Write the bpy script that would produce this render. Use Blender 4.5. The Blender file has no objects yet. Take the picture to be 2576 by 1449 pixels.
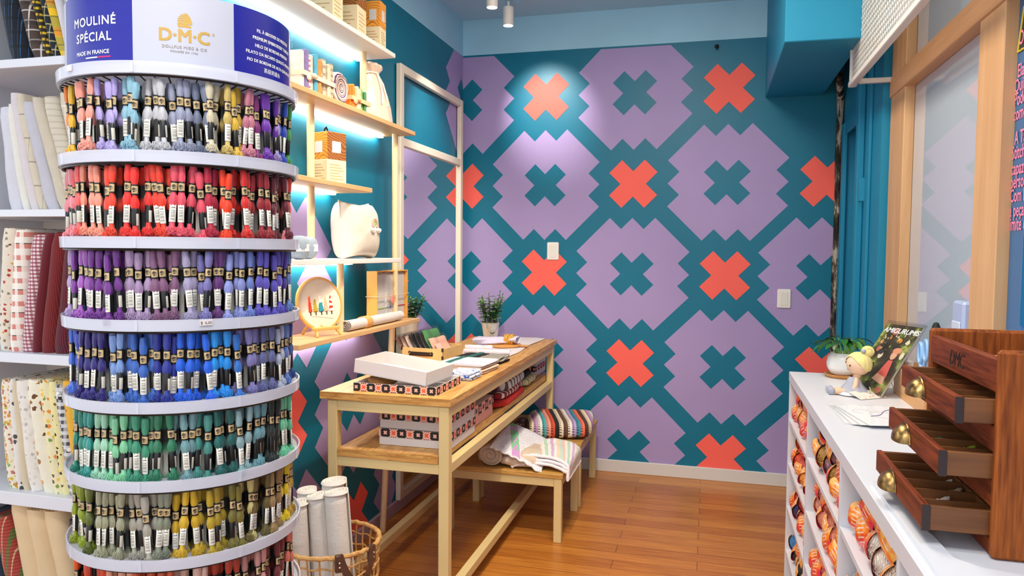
import bpy, bmesh, math, random
from mathutils import Vector, Matrix, noise
from mathutils.geometry import tessellate_polygon
S = bpy.context.scene
COL = S.collection
PI = math.pi
random.seed(7)
def lin(c):
    return c / 12.92 if c <= .04045 else ((c + .055) / 1.055) ** 2.4
def hx(h, a=1.0):
    return tuple(lin(int(h[i:i + 2], 16) / 255) for i in (0, 2, 4)) + (a,)
# ------------------------------------------------------------------ camera
def set_camera():
    f, yw, p, r = 1850.0, -.26275, .050426, .009327
    cy, sy, cp, sp, cr, sr = math.cos(yw), math.sin(yw), math.cos(p), math.sin(p), math.cos(r), math.sin(r)
    fwd = Vector((sy * cp, cy * cp, -sp)); right = Vector((cy, -sy, 0)); up = right.cross(fwd)
    r2 = right * cr + up * sr; u2 = -right * sr + up * cr
    cam = bpy.data.cameras.new('camera'); cam.sensor_width = 36; cam.sensor_fit = 'HORIZONTAL'
    cam.lens = f / 2576 * 36; cam.clip_start = .02
    o = bpy.data.objects.new('camera', cam); COL.objects.link(o)
    m = Matrix((r2, u2, -fwd)).transposed().to_4x4(); m.translation = Vector((1.67876, -4.88225, 1.47282))
    o.matrix_world = m; S.camera = o
set_camera()
# ------------------------------------------------------------------ light
S.view_settings.view_transform = 'Standard'; S.view_settings.look = 'None'; S.view_settings.gamma = 1
S.view_settings.use_curve_mapping = False
S.view_settings.exposure = 0.42
W = bpy.data.worlds.new('daylight'); S.world = W; W.use_nodes = True
W.node_tree.nodes['Background'].inputs[0].default_value = (.86, .93, 1, 1)
W.node_tree.nodes['Background'].inputs[1].default_value = 1.35
def area(name, loc, to, sx, sy, power, col):
    l = bpy.data.lights.new(name, 'AREA'); l.shape = 'RECTANGLE'; l.size = sx; l.size_y = sy; l.energy = power; l.color = col
    o = bpy.data.objects.new(name, l); COL.objects.link(o); o.location = loc
    o.rotation_euler = (Vector(to) - Vector(loc)).to_track_quat('-Z', 'Y').to_euler(); return o
def spot(name, loc, to, power, col, ang=70, blend=.6, rad=.03):
    l = bpy.data.lights.new(name, 'SPOT'); l.energy = power; l.color = col; l.spot_size = math.radians(ang); l.spot_blend = blend
    l.shadow_soft_size = rad
    o = bpy.data.objects.new(name, l); COL.objects.link(o); o.location = loc
    o.rotation_euler = (Vector(to) - Vector(loc)).to_track_quat('-Z', 'Y').to_euler(); return o
WARM = (1, .86, .68); NEUT = (1, .95, .88)
area('ceiling_panel_light', (1.35, -2.1, 3.03), (1.35, -2.1, 0), .5, 1.2, 34, WARM)
area('shop_panel_light', (1.3, -4.2, 3.03), (1.0, -3.4, 0), 1.2, 1.0, 40, NEUT)
spot('counter_spot', (2.1, -3.6, 3.0), (2.2, -2.8, .9), 26, NEUT, 70, .8, .05)
spot('table_spot', (1.15, -2.7, 3.0), (.5, -1.4, .8), 85, WARM, 75, .7, .04)
spot('rack_spot', (1.1, -4.6, 3.0), (.42, -3.3, 1.2), 30, NEUT, 75, .8, .06)
spot('shelving_spot', (-.3, -4.3, 3.0), (-.6, -2.8, 1.2), 14, NEUT, 80, .8, .06)

# ------------------------------------------------------------------ mesh helpers
ORG = {}
def tag(o, label=None, cat=None, group=None, kind=None):
    if label: o['label'] = label
    if cat: o['category'] = cat
    if group: o['group'] = group
    if kind: o['kind'] = kind
    return o
def thing(name, label, cat, loc, group=None, rz=0):
    o = bpy.data.objects.new(name, None); COL.objects.link(o); o.location = loc; o.rotation_euler = (0, 0, rz)
    o.empty_display_size = .05; ORG[o] = Vector(loc)
    return tag(o, label, cat, group)
def dup(root, loc, rot, label, color=None, color2=None):
    r = root.copy(); COL.objects.link(r); r.location = loc; r.rotation_euler = rot; r['label'] = label
    for ch in list(root.children):
        c = ch.copy(); COL.objects.link(c); c.parent = r
        if color: c.color = color
        for g in list(ch.children):
            d = g.copy(); COL.objects.link(d); d.parent = c
            if color: d.color = color
    return r
OCT = [(5,0),(4,1),(5,2),(2,5),(1,4),(0,5),(-1,4),(-2,5),(-5,2),(-4,1),(-5,0),(-4,-1),(-5,-2),(-2,-5),(-1,-4),(0,-5),(1,-4),(2,-5),(5,-2),(4,-1)]
def xpoly(n=1.0, e=1.0):
    return [(0,n),(e,n+e),(n+e,e),(n,0),(n+e,-e),(e,-n-e),(0,-n),(-e,-n-e),(-n-e,-e),(-n,0),(-n-e,e),(-e,n+e)]
def clip(poly, u0, u1, v0, v1):
    for ax, val, sg in ((0, u0, 1), (0, u1, -1), (1, v0, 1), (1, v1, -1)):
        out = []
        for i in range(len(poly)):
            a, b = poly[i - 1], poly[i]
            da, db = (a[ax] - val) * sg, (b[ax] - val) * sg
            if (da >= 0) != (db >= 0):
                t = da / (da - db); out.append((a[0] + (b[0] - a[0]) * t, a[1] + (b[1] - a[1]) * t))
            if db >= 0: out.append(b)
        poly = out
        if len(poly) < 3: return []
    return poly
class MB:
    def __init__(s): s.v = []; s.f = []; s.m = []; s.sm = []; s.c = None
    def add(s, vs, fs, mi=0, sm=False, M=None):
        k = len(s.v)
        for v in vs:
            v = Vector(v); s.v.append(M @ v if M is not None else v)
        for f in fs: s.f.append([i + k for i in f]); s.m.append(mi); s.sm.append(sm)
        return s
    def box(s, x0, x1, y0, y1, z0, z1, mi=0, b=0, M=None):
        if x0 > x1: x0, x1 = x1, x0
        if y0 > y1: y0, y1 = y1, y0
        if b <= 0:
            vs = [(x, y, z) for x in (x0, x1) for y in (y0, y1) for z in (z0, z1)]
            return s.add(vs, [(0,1,3,2),(4,6,7,5),(0,4,5,1),(2,3,7,6),(0,2,6,4),(1,5,7,3)], mi, False, M)
        b = min(b, (x1-x0)*.45, (y1-y0)*.45, (z1-z0)*.45)
        vs = []; ix = {}
        X, Y, Z = (x0, x1), (y0, y1), (z0, z1)
        for i in (0, 1):
            for j in (0, 1):
                for k in (0, 1):
                    sx, sy, sz = (b if i == 0 else -b), (b if j == 0 else -b), (b if k == 0 else -b)
                    for a, p in enumerate(((X[i], Y[j]+sy, Z[k]+sz), (X[i]+sx, Y[j], Z[k]+sz), (X[i]+sx, Y[j]+sy, Z[k]))):
                        ix[i,j,k,a] = len(vs); vs.append(p)
        g = lambda *q: ix[q]
        fs = []
        for i in (0, 1):
            fs.append([g(i,0,0,0), g(i,1,0,0), g(i,1,1,0), g(i,0,1,0)]); fs.append([g(0,i,0,1), g(1,i,0,1), g(1,i,1,1), g(0,i,1,1)])
            fs.append([g(0,0,i,2), g(1,0,i,2), g(1,1,i,2), g(0,1,i,2)])
        for i in (0, 1):
            for j in (0, 1):
                fs.append([g(i,j,0,0), g(i,j,1,0), g(i,j,1,1), g(i,j,0,1)])
                fs.append([g(i,0,j,0), g(i,1,j,0), g(i,1,j,2), g(i,0,j,2)])
                fs.append([g(0,i,j,1), g(1,i,j,1), g(1,i,j,2), g(0,i,j,2)])
                for k in (0, 1): fs.append([g(i,j,k,0), g(i,j,k,1), g(i,j,k,2)])
        return s.add(vs, fs, mi, False, M)
    def tube(s, path, r, n=8, mi=0, closed=False, sm=True, M=None, sq=1.0):
        P = [Vector(p) for p in path]; N = len(P); vs = []; fs = []
        rr = r if isinstance(r, (list, tuple)) else [r] * N
        up = None
        for i in range(N):
            t = (P[(i+1) % N] - P[i-1]) if closed else (P[min(i+1, N-1)] - P[max(i-1, 0)])
            if t.length < 1e-9: t = Vector((0, 0, 1))
            t.normalize()
            if up is None: up = Vector((0, 0, 1)) if abs(t.z) < .9 else Vector((1, 0, 0))
            a = t.cross(up)
            if a.length < 1e-4: a = t.cross(Vector((.3, 1, .2)))
            a.normalize(); bb = a.cross(t).normalized(); up = bb
            for k in range(n):
                q = 2 * PI * k / n; vs.append(P[i] + a * math.cos(q) * rr[i] + bb * math.sin(q) * rr[i] * sq)
        for i in range(N if closed else N - 1):
            for k in range(n):
                j = (i + 1) % N; fs.append([i*n+k, i*n+(k+1) % n, j*n+(k+1) % n, j*n+k])
        s.add(vs, fs, mi, sm, M)
        if not closed:
            k0 = len(s.v) - N*n
            s.f.append([k0 + k for k in range(n)][::-1]); s.m.append(mi); s.sm.append(False)
            s.f.append([k0 + (N-1)*n + k for k in range(n)]); s.m.append(mi); s.sm.append(False)
        return s
    def lathe(s, prof, n=32, mi=0, sm=True, M=None, a0=0, a1=2*PI, fl=0, nf=0):
        full = abs(a1 - a0 - 2*PI) < 1e-6; m = n if full else n + 1; vs = []; fs = []
        for (r, z) in prof:
            for k in range(m):
                a = a0 + (a1 - a0) * k / n; q = r * (1 + fl * math.cos(nf * a)); vs.append((q*math.cos(a), q*math.sin(a), z))
        for i in range(len(prof) - 1):
            for k in range(n):
                j = (k + 1) % m; fs.append([i*m+k, i*m+j, (i+1)*m+j, (i+1)*m+k])
        return s.add(vs, fs, mi, sm, M)
    def cyl(s, p0, p1, r, n=16, mi=0, r1=None):
        return s.tube([p0, p1], [r, r1 if r1 is not None else r], n, mi)
    def grid(s, fn, nu, nv, mi=0, sm=True, cu=False, M=None):
        vs = [fn(i / nu, j / nv) for j in range(nv + 1) for i in range(nu + (0 if cu else 1))]
        w = nu if cu else nu + 1; fs = []
        for j in range(nv):
            for i in range(nu):
                i2 = (i + 1) % w; fs.append([j*w+i, j*w+i2, (j+1)*w+i2, (j+1)*w+i])
        return s.add(vs, fs, mi, sm, M)
    def ball(s, c, rx, ry, rz, nu=20, nv=12, mi=0, M=None, e=1.0, wob=0, ws=20):
        c = Vector(c)
        def sp(x): return math.copysign(abs(x) ** e, x)
        def fn(u, v):
            a, b = 2*PI*u, PI*(v - .5)
            p = Vector((rx*sp(math.cos(b))*sp(math.cos(a)), ry*sp(math.cos(b))*sp(math.sin(a)), rz*sp(math.sin(b))))
            if wob: p *= 1 + wob * noise.noise((p + c) * ws)
            return p + c
        return s.grid(fn, nu, nv, mi, True, True, M)
    def poly(s, pts, mi=0, sm=False, M=None):
        return s.add(pts, [list(range(len(pts)))], mi, sm, M)
    def prism(s, pts, d, mi=0, M=None):
        """pts: planar 3-D outline, d: offset vector"""
        n = len(pts); P = [Vector(p) for p in pts]; d = Vector(d); k = len(s.v)
        tri = tessellate_polygon([P]); vs = P + [p + d for p in P]
        fs = [list(t) for t in tri] + [[i + n for i in t] for t in tri] + [[i, (i+1) % n, n+(i+1) % n, n+i] for i in range(n)]
        return s.add(vs, fs, mi, False, M)
    def flat(s, poly, fn, mi, lift):
        if len(poly) < 3: return s
        tri = tessellate_polygon([[Vector((a, b, 0)) for a, b in poly]])
        return s.add([fn(a, b, lift) for a, b in poly], [list(t) for t in tri], mi)
    def mural(s, fn, rect, items, n, mo, mx, mi_, lift=.0008):
        """items: (u, v, kind) with kind 'o' (octagon with cross inside) or 'x' (cross)"""
        for (u, v, k) in items:
            if k == 'o':
                s.flat(clip([(u + a*n, v + b*n) for a, b in OCT], *rect), fn, mo, lift)
                s.flat(clip([(u + a*n, v + b*n) for a, b in xpoly(1, .93)], *rect), fn, mi_, lift * 2)
            else:
                s.flat(clip([(u + a*n, v + b*n) for a, b in xpoly(1.12, 1.0)], *rect), fn, mx, lift * 2)
        return s
    def text(s, body, size, fn, mi=0, align='CENTER', bold=0, space=1.0, shear=0.0):
        cu = bpy.data.curves.new('t', 'FONT'); cu.body = body; cu.size = size; cu.align_x = align; cu.space_character = space
        cu.shear = shear; cu.resolution_u = 3
        o = bpy.data.objects.new('t', cu); COL.objects.link(o)
        dg = bpy.context.evaluated_depsgraph_get(); me = bpy.data.meshes.new_from_object(o.evaluated_get(dg))
        bo = bold * size
        for q, (dx, dy) in enumerate(((0, 0),) if not bold else ((-bo, -bo), (bo, -bo), (-bo, bo), (bo, bo))):
            s.add([fn(v.co.x + dx, v.co.y + dy, .00012 * q) for v in me.vertices], [list(p.vertices) for p in me.polygons], mi)
        bpy.data.objects.remove(o); bpy.data.curves.remove(cu); bpy.data.meshes.remove(me); return s
    def build(s, name, mats, parent=None, local=False, ang=38, subsurf=0):
        if not isinstance(mats, (list, tuple)): mats = [mats]
        if parent is not None:
            off = Vector((0, 0, 0)) if local else ORG[parent]
        elif local: off = Vector((0, 0, 0))
        else:
            xs = [v.x for v in s.v]; ys = [v.y for v in s.v]; zs = [v.z for v in s.v]
            off = Vector(((min(xs)+max(xs))/2, (min(ys)+max(ys))/2, min(zs)))
        me = bpy.data.meshes.new(name)
        me.from_pydata([tuple(v - off) for v in s.v], [], s.f)
        for m in mats: me.materials.append(m)
        me.polygons.foreach_set('material_index', s.m); me.polygons.foreach_set('use_smooth', s.sm)
        if any(s.sm): me.set_sharp_from_angle(angle=math.radians(ang))
        bm = bmesh.new(); bm.from_mesh(me); bmesh.ops.recalc_face_normals(bm, faces=bm.faces); bm.to_mesh(me); bm.free()
        if s.c:
            at = me.color_attributes.new('Col', 'FLOAT_COLOR', 'POINT')
            at.data.foreach_set('color', [x for c in s.c for x in c])
        me.update()
        o = bpy.data.objects.new(name, me); COL.objects.link(o)
        if parent is not None: o.parent = parent; ORG[o] = ORG[parent]
        else: o.location = off; ORG[o] = off
        if subsurf:
            md = o.modifiers.new('sub', 'SUBSURF'); md.levels = subsurf; md.render_levels = subsurf
        return o
def T(x, y, z, rz=0, rx=0, ry=0, s=1):
    return Matrix.Translation((x, y, z)) @ Matrix.Rotation(rz, 4, 'Z') @ Matrix.Rotation(rx, 4, 'X') @ Matrix.Rotation(ry, 4, 'Y') @ Matrix.Scale(s, 4)
def st(o): o['kind'] = 'structure'; return o

# ------------------------------------------------------------------ materials
class NT:
    def __init__(s, name):
        s.m = bpy.data.materials.new(name); s.m.use_nodes = True; s.t = s.m.node_tree; s.N = s.t.nodes; s.L = s.t.links
        s.b = s.N['Principled BSDF']; s.co = None
    def n(s, typ, **k):
        q = s.N.new(typ)
        for a, v in k.items():
            if a[0] == 'i' and a[1:].isdigit(): s.set(q, int(a[1:]), v)
            else: setattr(q, a, v)
        return q
    def set(s, q, i, v):
        if isinstance(v, bpy.types.NodeSocket): s.L.new(v, q.inputs[i])
        else: q.inputs[i].default_value = v
    def obj(s, scale=(1, 1, 1), rot=(0, 0, 0), kind='Object'):
        c = s.n('ShaderNodeTexCoord'); m = s.n('ShaderNodeMapping'); s.L.new(c.outputs[kind], m.inputs[0])
        m.inputs['Scale'].default_value = scale; m.inputs['Rotation'].default_value = rot; return m.outputs[0]
    def math(s, op, a, b=0.0, c=None):
        q = s.n('ShaderNodeMath', operation=op); s.set(q, 0, a); s.set(q, 1, b)
        if c is not None: s.set(q, 2, c)
        return q.outputs[0]
    def mix(s, f, a, b):
        q = s.n('ShaderNodeMix', data_type='RGBA'); s.set(q, 0, f); s.set(q, 6, a); s.set(q, 7, b); return q.outputs[2]
    def noise(s, co, scale=5, detail=3, rough=.5, out=0):
        q = s.n('ShaderNodeTexNoise'); s.L.new(co, q.inputs['Vector']); q.inputs['Scale'].default_value = scale
        q.inputs['Detail'].default_value = detail; q.inputs['Roughness'].default_value = rough; return q.outputs[out]
    def ramp(s, f, stops, interp='LINEAR'):
        q = s.n('ShaderNodeValToRGB'); s.L.new(f, q.inputs[0]); r = q.color_ramp; r.interpolation = interp
        while len(r.elements) < len(stops): r.elements.new(.5)
        for e, (p, c) in zip(r.elements, stops): e.position = p; e.color = c
        return q.outputs[0]
    def sep(s, co):
        q = s.n('ShaderNodeSeparateXYZ'); s.L.new(co, q.inputs[0]); return q.outputs
    def stripe(s, x, period, duty, phase=0.0):
        f = s.math('FRACT', s.math('ADD', s.math('DIVIDE', x, period), phase)); return s.math('LESS_THAN', f, duty)
    def bump(s, h, strength=.3, dist=.01):
        q = s.n('ShaderNodeBump'); q.inputs['Strength'].default_value = strength; q.inputs['Distance'].default_value = dist
        s.L.new(h, q.inputs['Height']); s.L.new(q.outputs[0], s.b.inputs['Normal'])
    def col(s, c):
        if isinstance(c, bpy.types.NodeSocket): s.L.new(c, s.b.inputs['Base Color'])
        else: s.b.inputs['Base Color'].default_value = c
    def p(s, **k):
        names = dict(rough='Roughness', metal='Metallic', trans='Transmission Weight', coat='Coat Weight', coatr='Coat Roughness', ior='IOR', alpha='Alpha', spec='Specular IOR Level', sheen='Sheen Weight', sub='Subsurface Weight')
        for a, v in k.items(): s.b.inputs[names[a]].default_value = v
        return s
def mat(name, col, rough=.6, var=.0, vs=6, bump=0, bs=60, emit=0, **k):
    t = NT(name); c = hx(col) if isinstance(col, str) else col
    if var or bump:
        co = t.obj()
    if var:
        n = t.noise(co, vs, 4); d = tuple(x * (1 - var) for x in c[:3]) + (1,); l = tuple(min(1, x * (1 + var)) for x in c[:3]) + (1,)
        t.col(t.ramp(n, [(.3, d), (.7, l)]))
    else: t.col(c)
    if bump: t.bump(t.noise(co, bs, 2), bump, .004)
    t.p(rough=rough, **k)
    if emit:
        t.b.inputs['Emission Color'].default_value = c; t.b.inputs['Emission Strength'].default_value = emit
    return t.m
def wood(name, c1, c2, along='y', scale=8, rough=.45, ring=True, coat=0, dark=None, spec=.5):
    t = NT(name); k = {'x': (.07, 1, 1), 'y': (1, .07, 1), 'z': (1, 1, .07)}[along]
    co = t.obj(tuple(scale * q for q in k)); n = t.noise(co, 2.2, 5, .6)
    if ring:
        k_ = .55 if ring is True else ring; w = t.math('PINGPONG', t.math('MULTIPLY', n, 9.0), 1.0) if ring is not True else t.math('FRACT', t.math('MULTIPLY', n, 7.0)); f = t.math('ADD', t.math('MULTIPLY', w, k_), t.math('MULTIPLY', t.noise(co, 14, 3), 1 - k_))
    else: f = n
    t.col(t.ramp(f, [(.2, hx(c1)), (.75, hx(c2))])); t.bump(f, .06, .002); t.p(rough=rough, coat=coat, spec=spec); return t.m
def fab(name, base, pats=(), dots=(), rough=.9, weave=900, bumpy=.25):
    """cloth: pats = (axis, period, duty, colour, phase, strength); dots = (scale, threshold, [colours])"""
    t = NT(name); co = t.obj(); x, y, z = t.sep(co); ax = {'x': x, 'y': y, 'z': z}
    c = t.mix(t.noise(co, 30, 2), hx(base), tuple(q * .86 for q in hx(base)[:3]) + (1,))
    for (a, per, du, colr, ph, stg) in pats:
        if a == 'd': u = t.math('ADD', x, z)
        elif a == 'e': u = t.math('SUBTRACT', x, z)
        else: u = ax[a]
        c = t.mix(t.math('MULTIPLY', t.stripe(u, per, du, ph), stg), c, hx(colr))
    for (sc, th, cols) in dots:
        v = t.n('ShaderNodeTexVoronoi'); t.L.new(co, v.inputs['Vector']); v.inputs['Scale'].default_value = sc
        w = t.noise(co, sc * 3.0, 2); d = t.math('LESS_THAN', t.math('ADD', v.outputs['Distance'], t.math('MULTIPLY', w, .5)), th + .25)
        h = t.sep(v.outputs['Color'])[0]
        rc = t.ramp(h, [(i / len(cols), hx(q)) for i, q in enumerate(cols)], 'CONSTANT')
        c = t.mix(d, c, rc)
    t.col(c); t.p(rough=rough, sheen=.1)
    if bumpy: t.bump(t.noise(co, 140, 2), bumpy, .003)
    return t.m

TEAL = mat('teal_wall_paint', '05718f', .42, .05, 3, .05, 220, spec=.35)
PURPLE = mat('lilac_wall_paint', 'aa97c9', .55, .03, 3, .05, 220, spec=.25)
CORAL = mat('coral_wall_paint', 'ff6a5f', .55, .03, 3, .05, 220, spec=.25)
SKYB = mat('light_blue_paint', 'a2d4ec', .7, .05, 3, .12, 60)
BLUEB = mat('bright_teal_paint', '0a86ad', .55, .04, 3, .05, 120)
WHITE = mat('white_laminate', 'dadce4', .35)
WHITEP = mat('white_paint', 'd9d6d4', .5)
CREAM = mat('cream_painted_frame', 'dcc48c', .45, .03, 5)
PINE = wood('pine_board', 'bd823c', 'e2b269', 'y', 9, .42)
PINEX = wood('pine_end_grain', 'a9702e', 'dca85c', 'x', 16, .5)
BENCHW = wood('bench_board', 'b5843c', 'd9ab60', 'x', 9, .42)
OAK = wood('light_oak', 'bf8f60', 'd8ad80', 'z', 10, .5, False)
OAKY = wood('light_oak_rail', 'b98658', 'd2a274', 'y', 10, .5, False)
BIRCH = mat('birch_rod', 'f0d3a4', .5, .04, 8)
SHELFW = wood('shelf_wood', 'c99a62', 'e6be8c', 'y', 10, .45, False)
MAHOG = wood('mahogany', '45180a', '8f421e', 'y', 12, .5, .22, spec=.2)
MAHOGZ = wood('mahogany_side', '4f1e0a', 'a85a24', 'z', 11, .5, .25, spec=.2)
MAHOGI = wood('drawer_inside', '4a2812', '8a5426', 'x', 12, .5, False)
BLACK = mat('black_wire', '0b0b0d', .35)
BLACKP = mat('black_print', '14181a', .6)
PINKP = mat('pink_print', 'f7b9a8', .6)
ORANGEP = mat('orange_print', 'f0603a', .6)
CARD = mat('white_card', 'dcd5d3', .6)
KRAFT = mat('kraft_paper', 'd9a25c', .7, .05, 20)
# ================================================================== the room
A = .59; NU = A / 8
def floor():
    t = NT('laminate_floor'); co = t.obj()
    br = t.n('ShaderNodeTexBrick'); t.L.new(co, br.inputs['Vector'])
    br.offset = .37; br.inputs['Scale'].default_value = 1; br.inputs['Brick Width'].default_value = 1.05; br.inputs['Row Height'].default_value = .095
    br.inputs['Mortar Size'].default_value = .0012; br.inputs['Mortar Smooth'].default_value = .1; br.inputs['Bias'].default_value = 0
    br.inputs['Color1'].default_value = (.25, .25, .25, 1); br.inputs['Color2'].default_value = (.8, .8, .8, 1); br.inputs['Mortar'].default_value = (0, 0, 0, 1)
    g = t.noise(t.obj((1.3, 24, 1)), 3.5, 6, .7)
    f = t.math('ADD', t.math('MULTIPLY', t.sep(br.outputs['Color'])[0], .42), t.math('MULTIPLY', g, .75))
    c = t.ramp(f, [(.22, hx('6a3612')), (.5, hx('ab6526')), (.85, hx('d8923f'))])
    c = t.mix(br.outputs['Fac'], c, hx('4a2410')); t.col(c); t.p(rough=.3, spec=.5); t.bump(g, .05, .002)
    m = MB(); m.box(-3, 4.2, -8, .02, -.05, 0); return st(m.build('floor', t.m))
floor()
# back wall with its painted cross-stitch mural
m = MB(); m.box(-.12, 2.62, 0, .1, 0, 2.813); m.box(-.12, 2.62, 0, .1, 2.813, 3.1, 1)
fb = lambda u, v, l: (u, -l, v)
items = []
for c in range(0, 5):
    for r in range(0, 5):
        if (c, r) == (4, 0): continue
        items.append((c * A - (.022 if (c, r) == (4, 2) else 0), 2.508 - r * A, 'o' if (c + r) % 2 == 0 else 'x'))
m.mural(fb, (0, 2.44, 0, 2.80), items, NU, 2, 3, 0)
st(m.build('wall_back', [TEAL, SKYB, PURPLE, CORAL]))
m = MB(); m.box(-.1, 0, -2.79, 0, 0, 2.81); m.box(-.1, 0, -2.79, 0, 2.81, 3.1, 1)
fl = lambda u, v, l: (l, u, v)
items = [(-c * NU, 2.508 - r * NU, k) for c, r, k in ((29.9, 16, 'o'), (22, 24, 'o'), (30, 32, 'o'), (14, 32, 'o'), (-.4, 0, 'o'), (30, 24, 'x'), (22, 32, 'x'), (6, 24, 'o'))]
m.mural(fl, (-2.79, 0, 0, 2.81), items, NU, 2, 3, 0)
st(m.build('wall_left', [TEAL, SKYB, PURPLE, CORAL]))
m = MB(); m.box(-3, 4.2, -5.6, .1, 3.05, 3.15); st(m.build('ceiling', mat('ceiling_paint', 'a6cfe6', .7, .04, 2)))
m = MB(); m.box(1.987, 2.322, -1.25, 0, 2.44, 3.05, 0, .004); st(m.build('beam_soffit', BLUEB))
m = MB(); m.box(0, 2.44, -.016, 0, 0, .082, 0, .003); st(m.build('baseboard_back', WHITEP))
m = MB(); m.box(0, .016, -2.78, -.016, 0, .07, 0, .003); st(m.build('baseboard_left', mat('lilac_baseboard', 'b9a5b8', .5)))
m = MB(); m.box(-3, -.1, -2.36, -2.28, 0, 3.05); st(m.build('wall_behind_shelving', WHITEP))
# right hand wall: teal folding door recess
m = MB()
m.box(2.44, 2.62, -.17, -.0, 0, 3.05); m.box(2.44, 2.62, -1.08, -.62, 0, 3.05); m.box(2.44, 2.62, -.62, -.17, 2.2, 3.05)
st(m.build('wall_right', BLUEB)); m = MB(); m.box(2.415, 2.44, -.20, -.13, 0, 2.24, 0, .006); m.box(2.405, 2.44, -.70, -.63, 0, 3.05, 0, .006); m.box(2.42, 2.44, -.63, -.20, 2.17, 2.24, 0, .006)
m.box(2.425, 2.44, -.88, -.80, 0, 3.05, 0, .004)
st(m.build('trim_4', BLUEB))
d = MB(); d.box(2.53, 2.56, -.62, -.17, 0, 2.2)
for y0, y1 in ((-.6, -.42), (-.38, -.2)):
    for z0, z1 in ((.2, 1.0), (1.1, 2.05)):
        d.box(2.515, 2.53, y0, y1, z0, z1, 0, .012)
door = st(d.build('door_1', BLUEB))
h = MB(); h.box(2.40, 2.43, -.80, -.765, 1.74, 1.86, 0, .004); h.cyl((2.412, -.765, 1.74), (2.412, -.765, 1.86), .009, 10)
st(h.build('trim_1', BLUEB))
# weathered post in the corner
t = NT('weathered_iron'); co = t.obj((1, 1, .25)); n = t.noise(co, 26, 5, .7)
t.col(t.ramp(n, [(.42, hx('15120f')), (.52, hx('4b4438')), (.6, hx('b9b2a4'))])); t.p(rough=.8); t.bump(n, .6, .01)
m = MB(); m.tube([(2.417 + .002 * math.sin(k), -.03, .0 + k * .12) for k in range(21)], [.019 + .001 * math.sin(k * 2.3) for k in range(21)], 12)
m.cyl((2.417, -.03, 2.36), (2.417, -.03, 2.42), .021, 12); m.cyl((2.417, -.03, 2.4), (2.38, -.2, 2.52), .02, 12)
tag(m.build('corner_pipe', t.m), 'weathered black and white pipe standing in the corner beside the mural', 'pipe')
# oak framed glass partition
m = MB(); gr = mat('seam_shadow_gap', '2a1a10', .8)
for (y0, y1, z1) in ((-1.36, -1.105, 3.05), (-2.475, -2.27, 2.21)):
    m.box(2.47, 2.512, y0, y1, 0, z1, 0, .003); m.box(2.516, 2.56, y0 + .004, y1, 0, z1, 0, .003); m.box(2.5, 2.53, y0 + .006, y1 - .006, 0, z1 - .004, 1)
st(m.build('trim_2', [OAK, gr]))
m = MB(); m.box(2.464, 2.5125, -5.2, -1.1, 2.195, 2.285, 0, .003); m.box(2.5155, 2.56, -5.2, -1.1, 2.195, 2.285, 0, .003); m.box(2.505, 2.525, -5.2, -1.12, 2.2, 2.28, 1)
st(m.build('trim_3', [OAKY, gr]))
t = NT('frosted_film_glass'); t.col(hx('bcc6d4')); t.p(rough=.6, coat=1, coatr=.01, ior=1.45); t.b.inputs['Coat IOR'].default_value = 2.3
m = MB(); m.box(2.511, 2.517, -2.27, -1.36, .0, 2.195); m.box(2.511, 2.517, -5.2, -1.36, 2.285, 3.05)
st(m.build('window_1', t.m))
t = NT('blue_film_glass'); t.col(hx('0565a0')); t.p(rough=.6, coat=1, coatr=.02, spec=.2); t.b.inputs['Coat IOR'].default_value = 1.45
m = MB(); m.box(2.505, 2.517, -5.2, -2.475, 0, 2.195)
w2 = st(m.build('window_2', t.m))
m = MB(); PINKT = mat('pink_vinyl', 'ff8fb4', .5)
for z, s_ in ((1.985, 'Ela e'), (1.945, 'Quilt, d'), (1.907, 'Podero'), (1.866, 'começo'), (1.798, 'A Tá'), (1.757, 'Stitcher'), (1.713, 'capazes'), (1.675, 'persona'), (1.636, 'Com hal'), (1.595, 'a peças c'), (1.556, 'limite é a')):
    off = {'Ela e': -.008, 'A Tá': -.008}.get(s_, .008)
    m.text(s_, .05, lambda a, b, c, z=z, off=off: (2.503 - c, -2.478 + off - a * .8, z - .012 + b * 1.05), 0, 'LEFT', .012)
m.text('Or', .055, lambda a, b, c: (2.502 - c, -2.487 - a * .8, 2.062 + b), 0, 'LEFT', .012)
m.build('lettering', PINKT, w2)
m = MB(); m.prism([(2.504, -2.484, 2.045), (2.504, -2.516, 2.165), (2.504, -2.62, 2.165), (2.504, -2.62, 2.045)], (-.001, 0, 0), 0)
m.build('crown_emblem', mat('dark_emblem', '23262e', .5), w2)
m = MB(); m.tube([(2.5025, -2.482 - .01 * k, 2.045 + .001 * math.sin(k * 2.5)) for k in range(14)], .003, 6); m.tube([(2.5025, -2.516 + .032 * k / 8, 2.163 - .118 * k / 8) for k in range(9)], .003, 6)
m.build('emblem_rope', mat('yellow_rope', 'd9c13a', .6), w2)
m = MB(); m.box(2.6, 2.68, -5.2, -1.08, 0, 3.05); st(m.build('wall_partition_back', WHITEP))
# switch box on the glass
t1 = thing('intercom_box', 'pale blue switch box with two buttons on the frosted glass', 'switch', (2.505, -2.14, 1.2))
m = MB(); m.box(2.475, 2.511, -2.2, -2.09, 1.15, 1.32, 0, .008); m.build('housing', mat('pale_blue_plastic', 'a9b8dd', .4), t1)
for z in (1.19, 1.225):
    m = MB(); m.box(2.47, 2.476, -2.185, -2.105, z, z + .028, 0, .003); m.build('button', mat('pale_button', 'c9d4ea', .4), t1)
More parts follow.
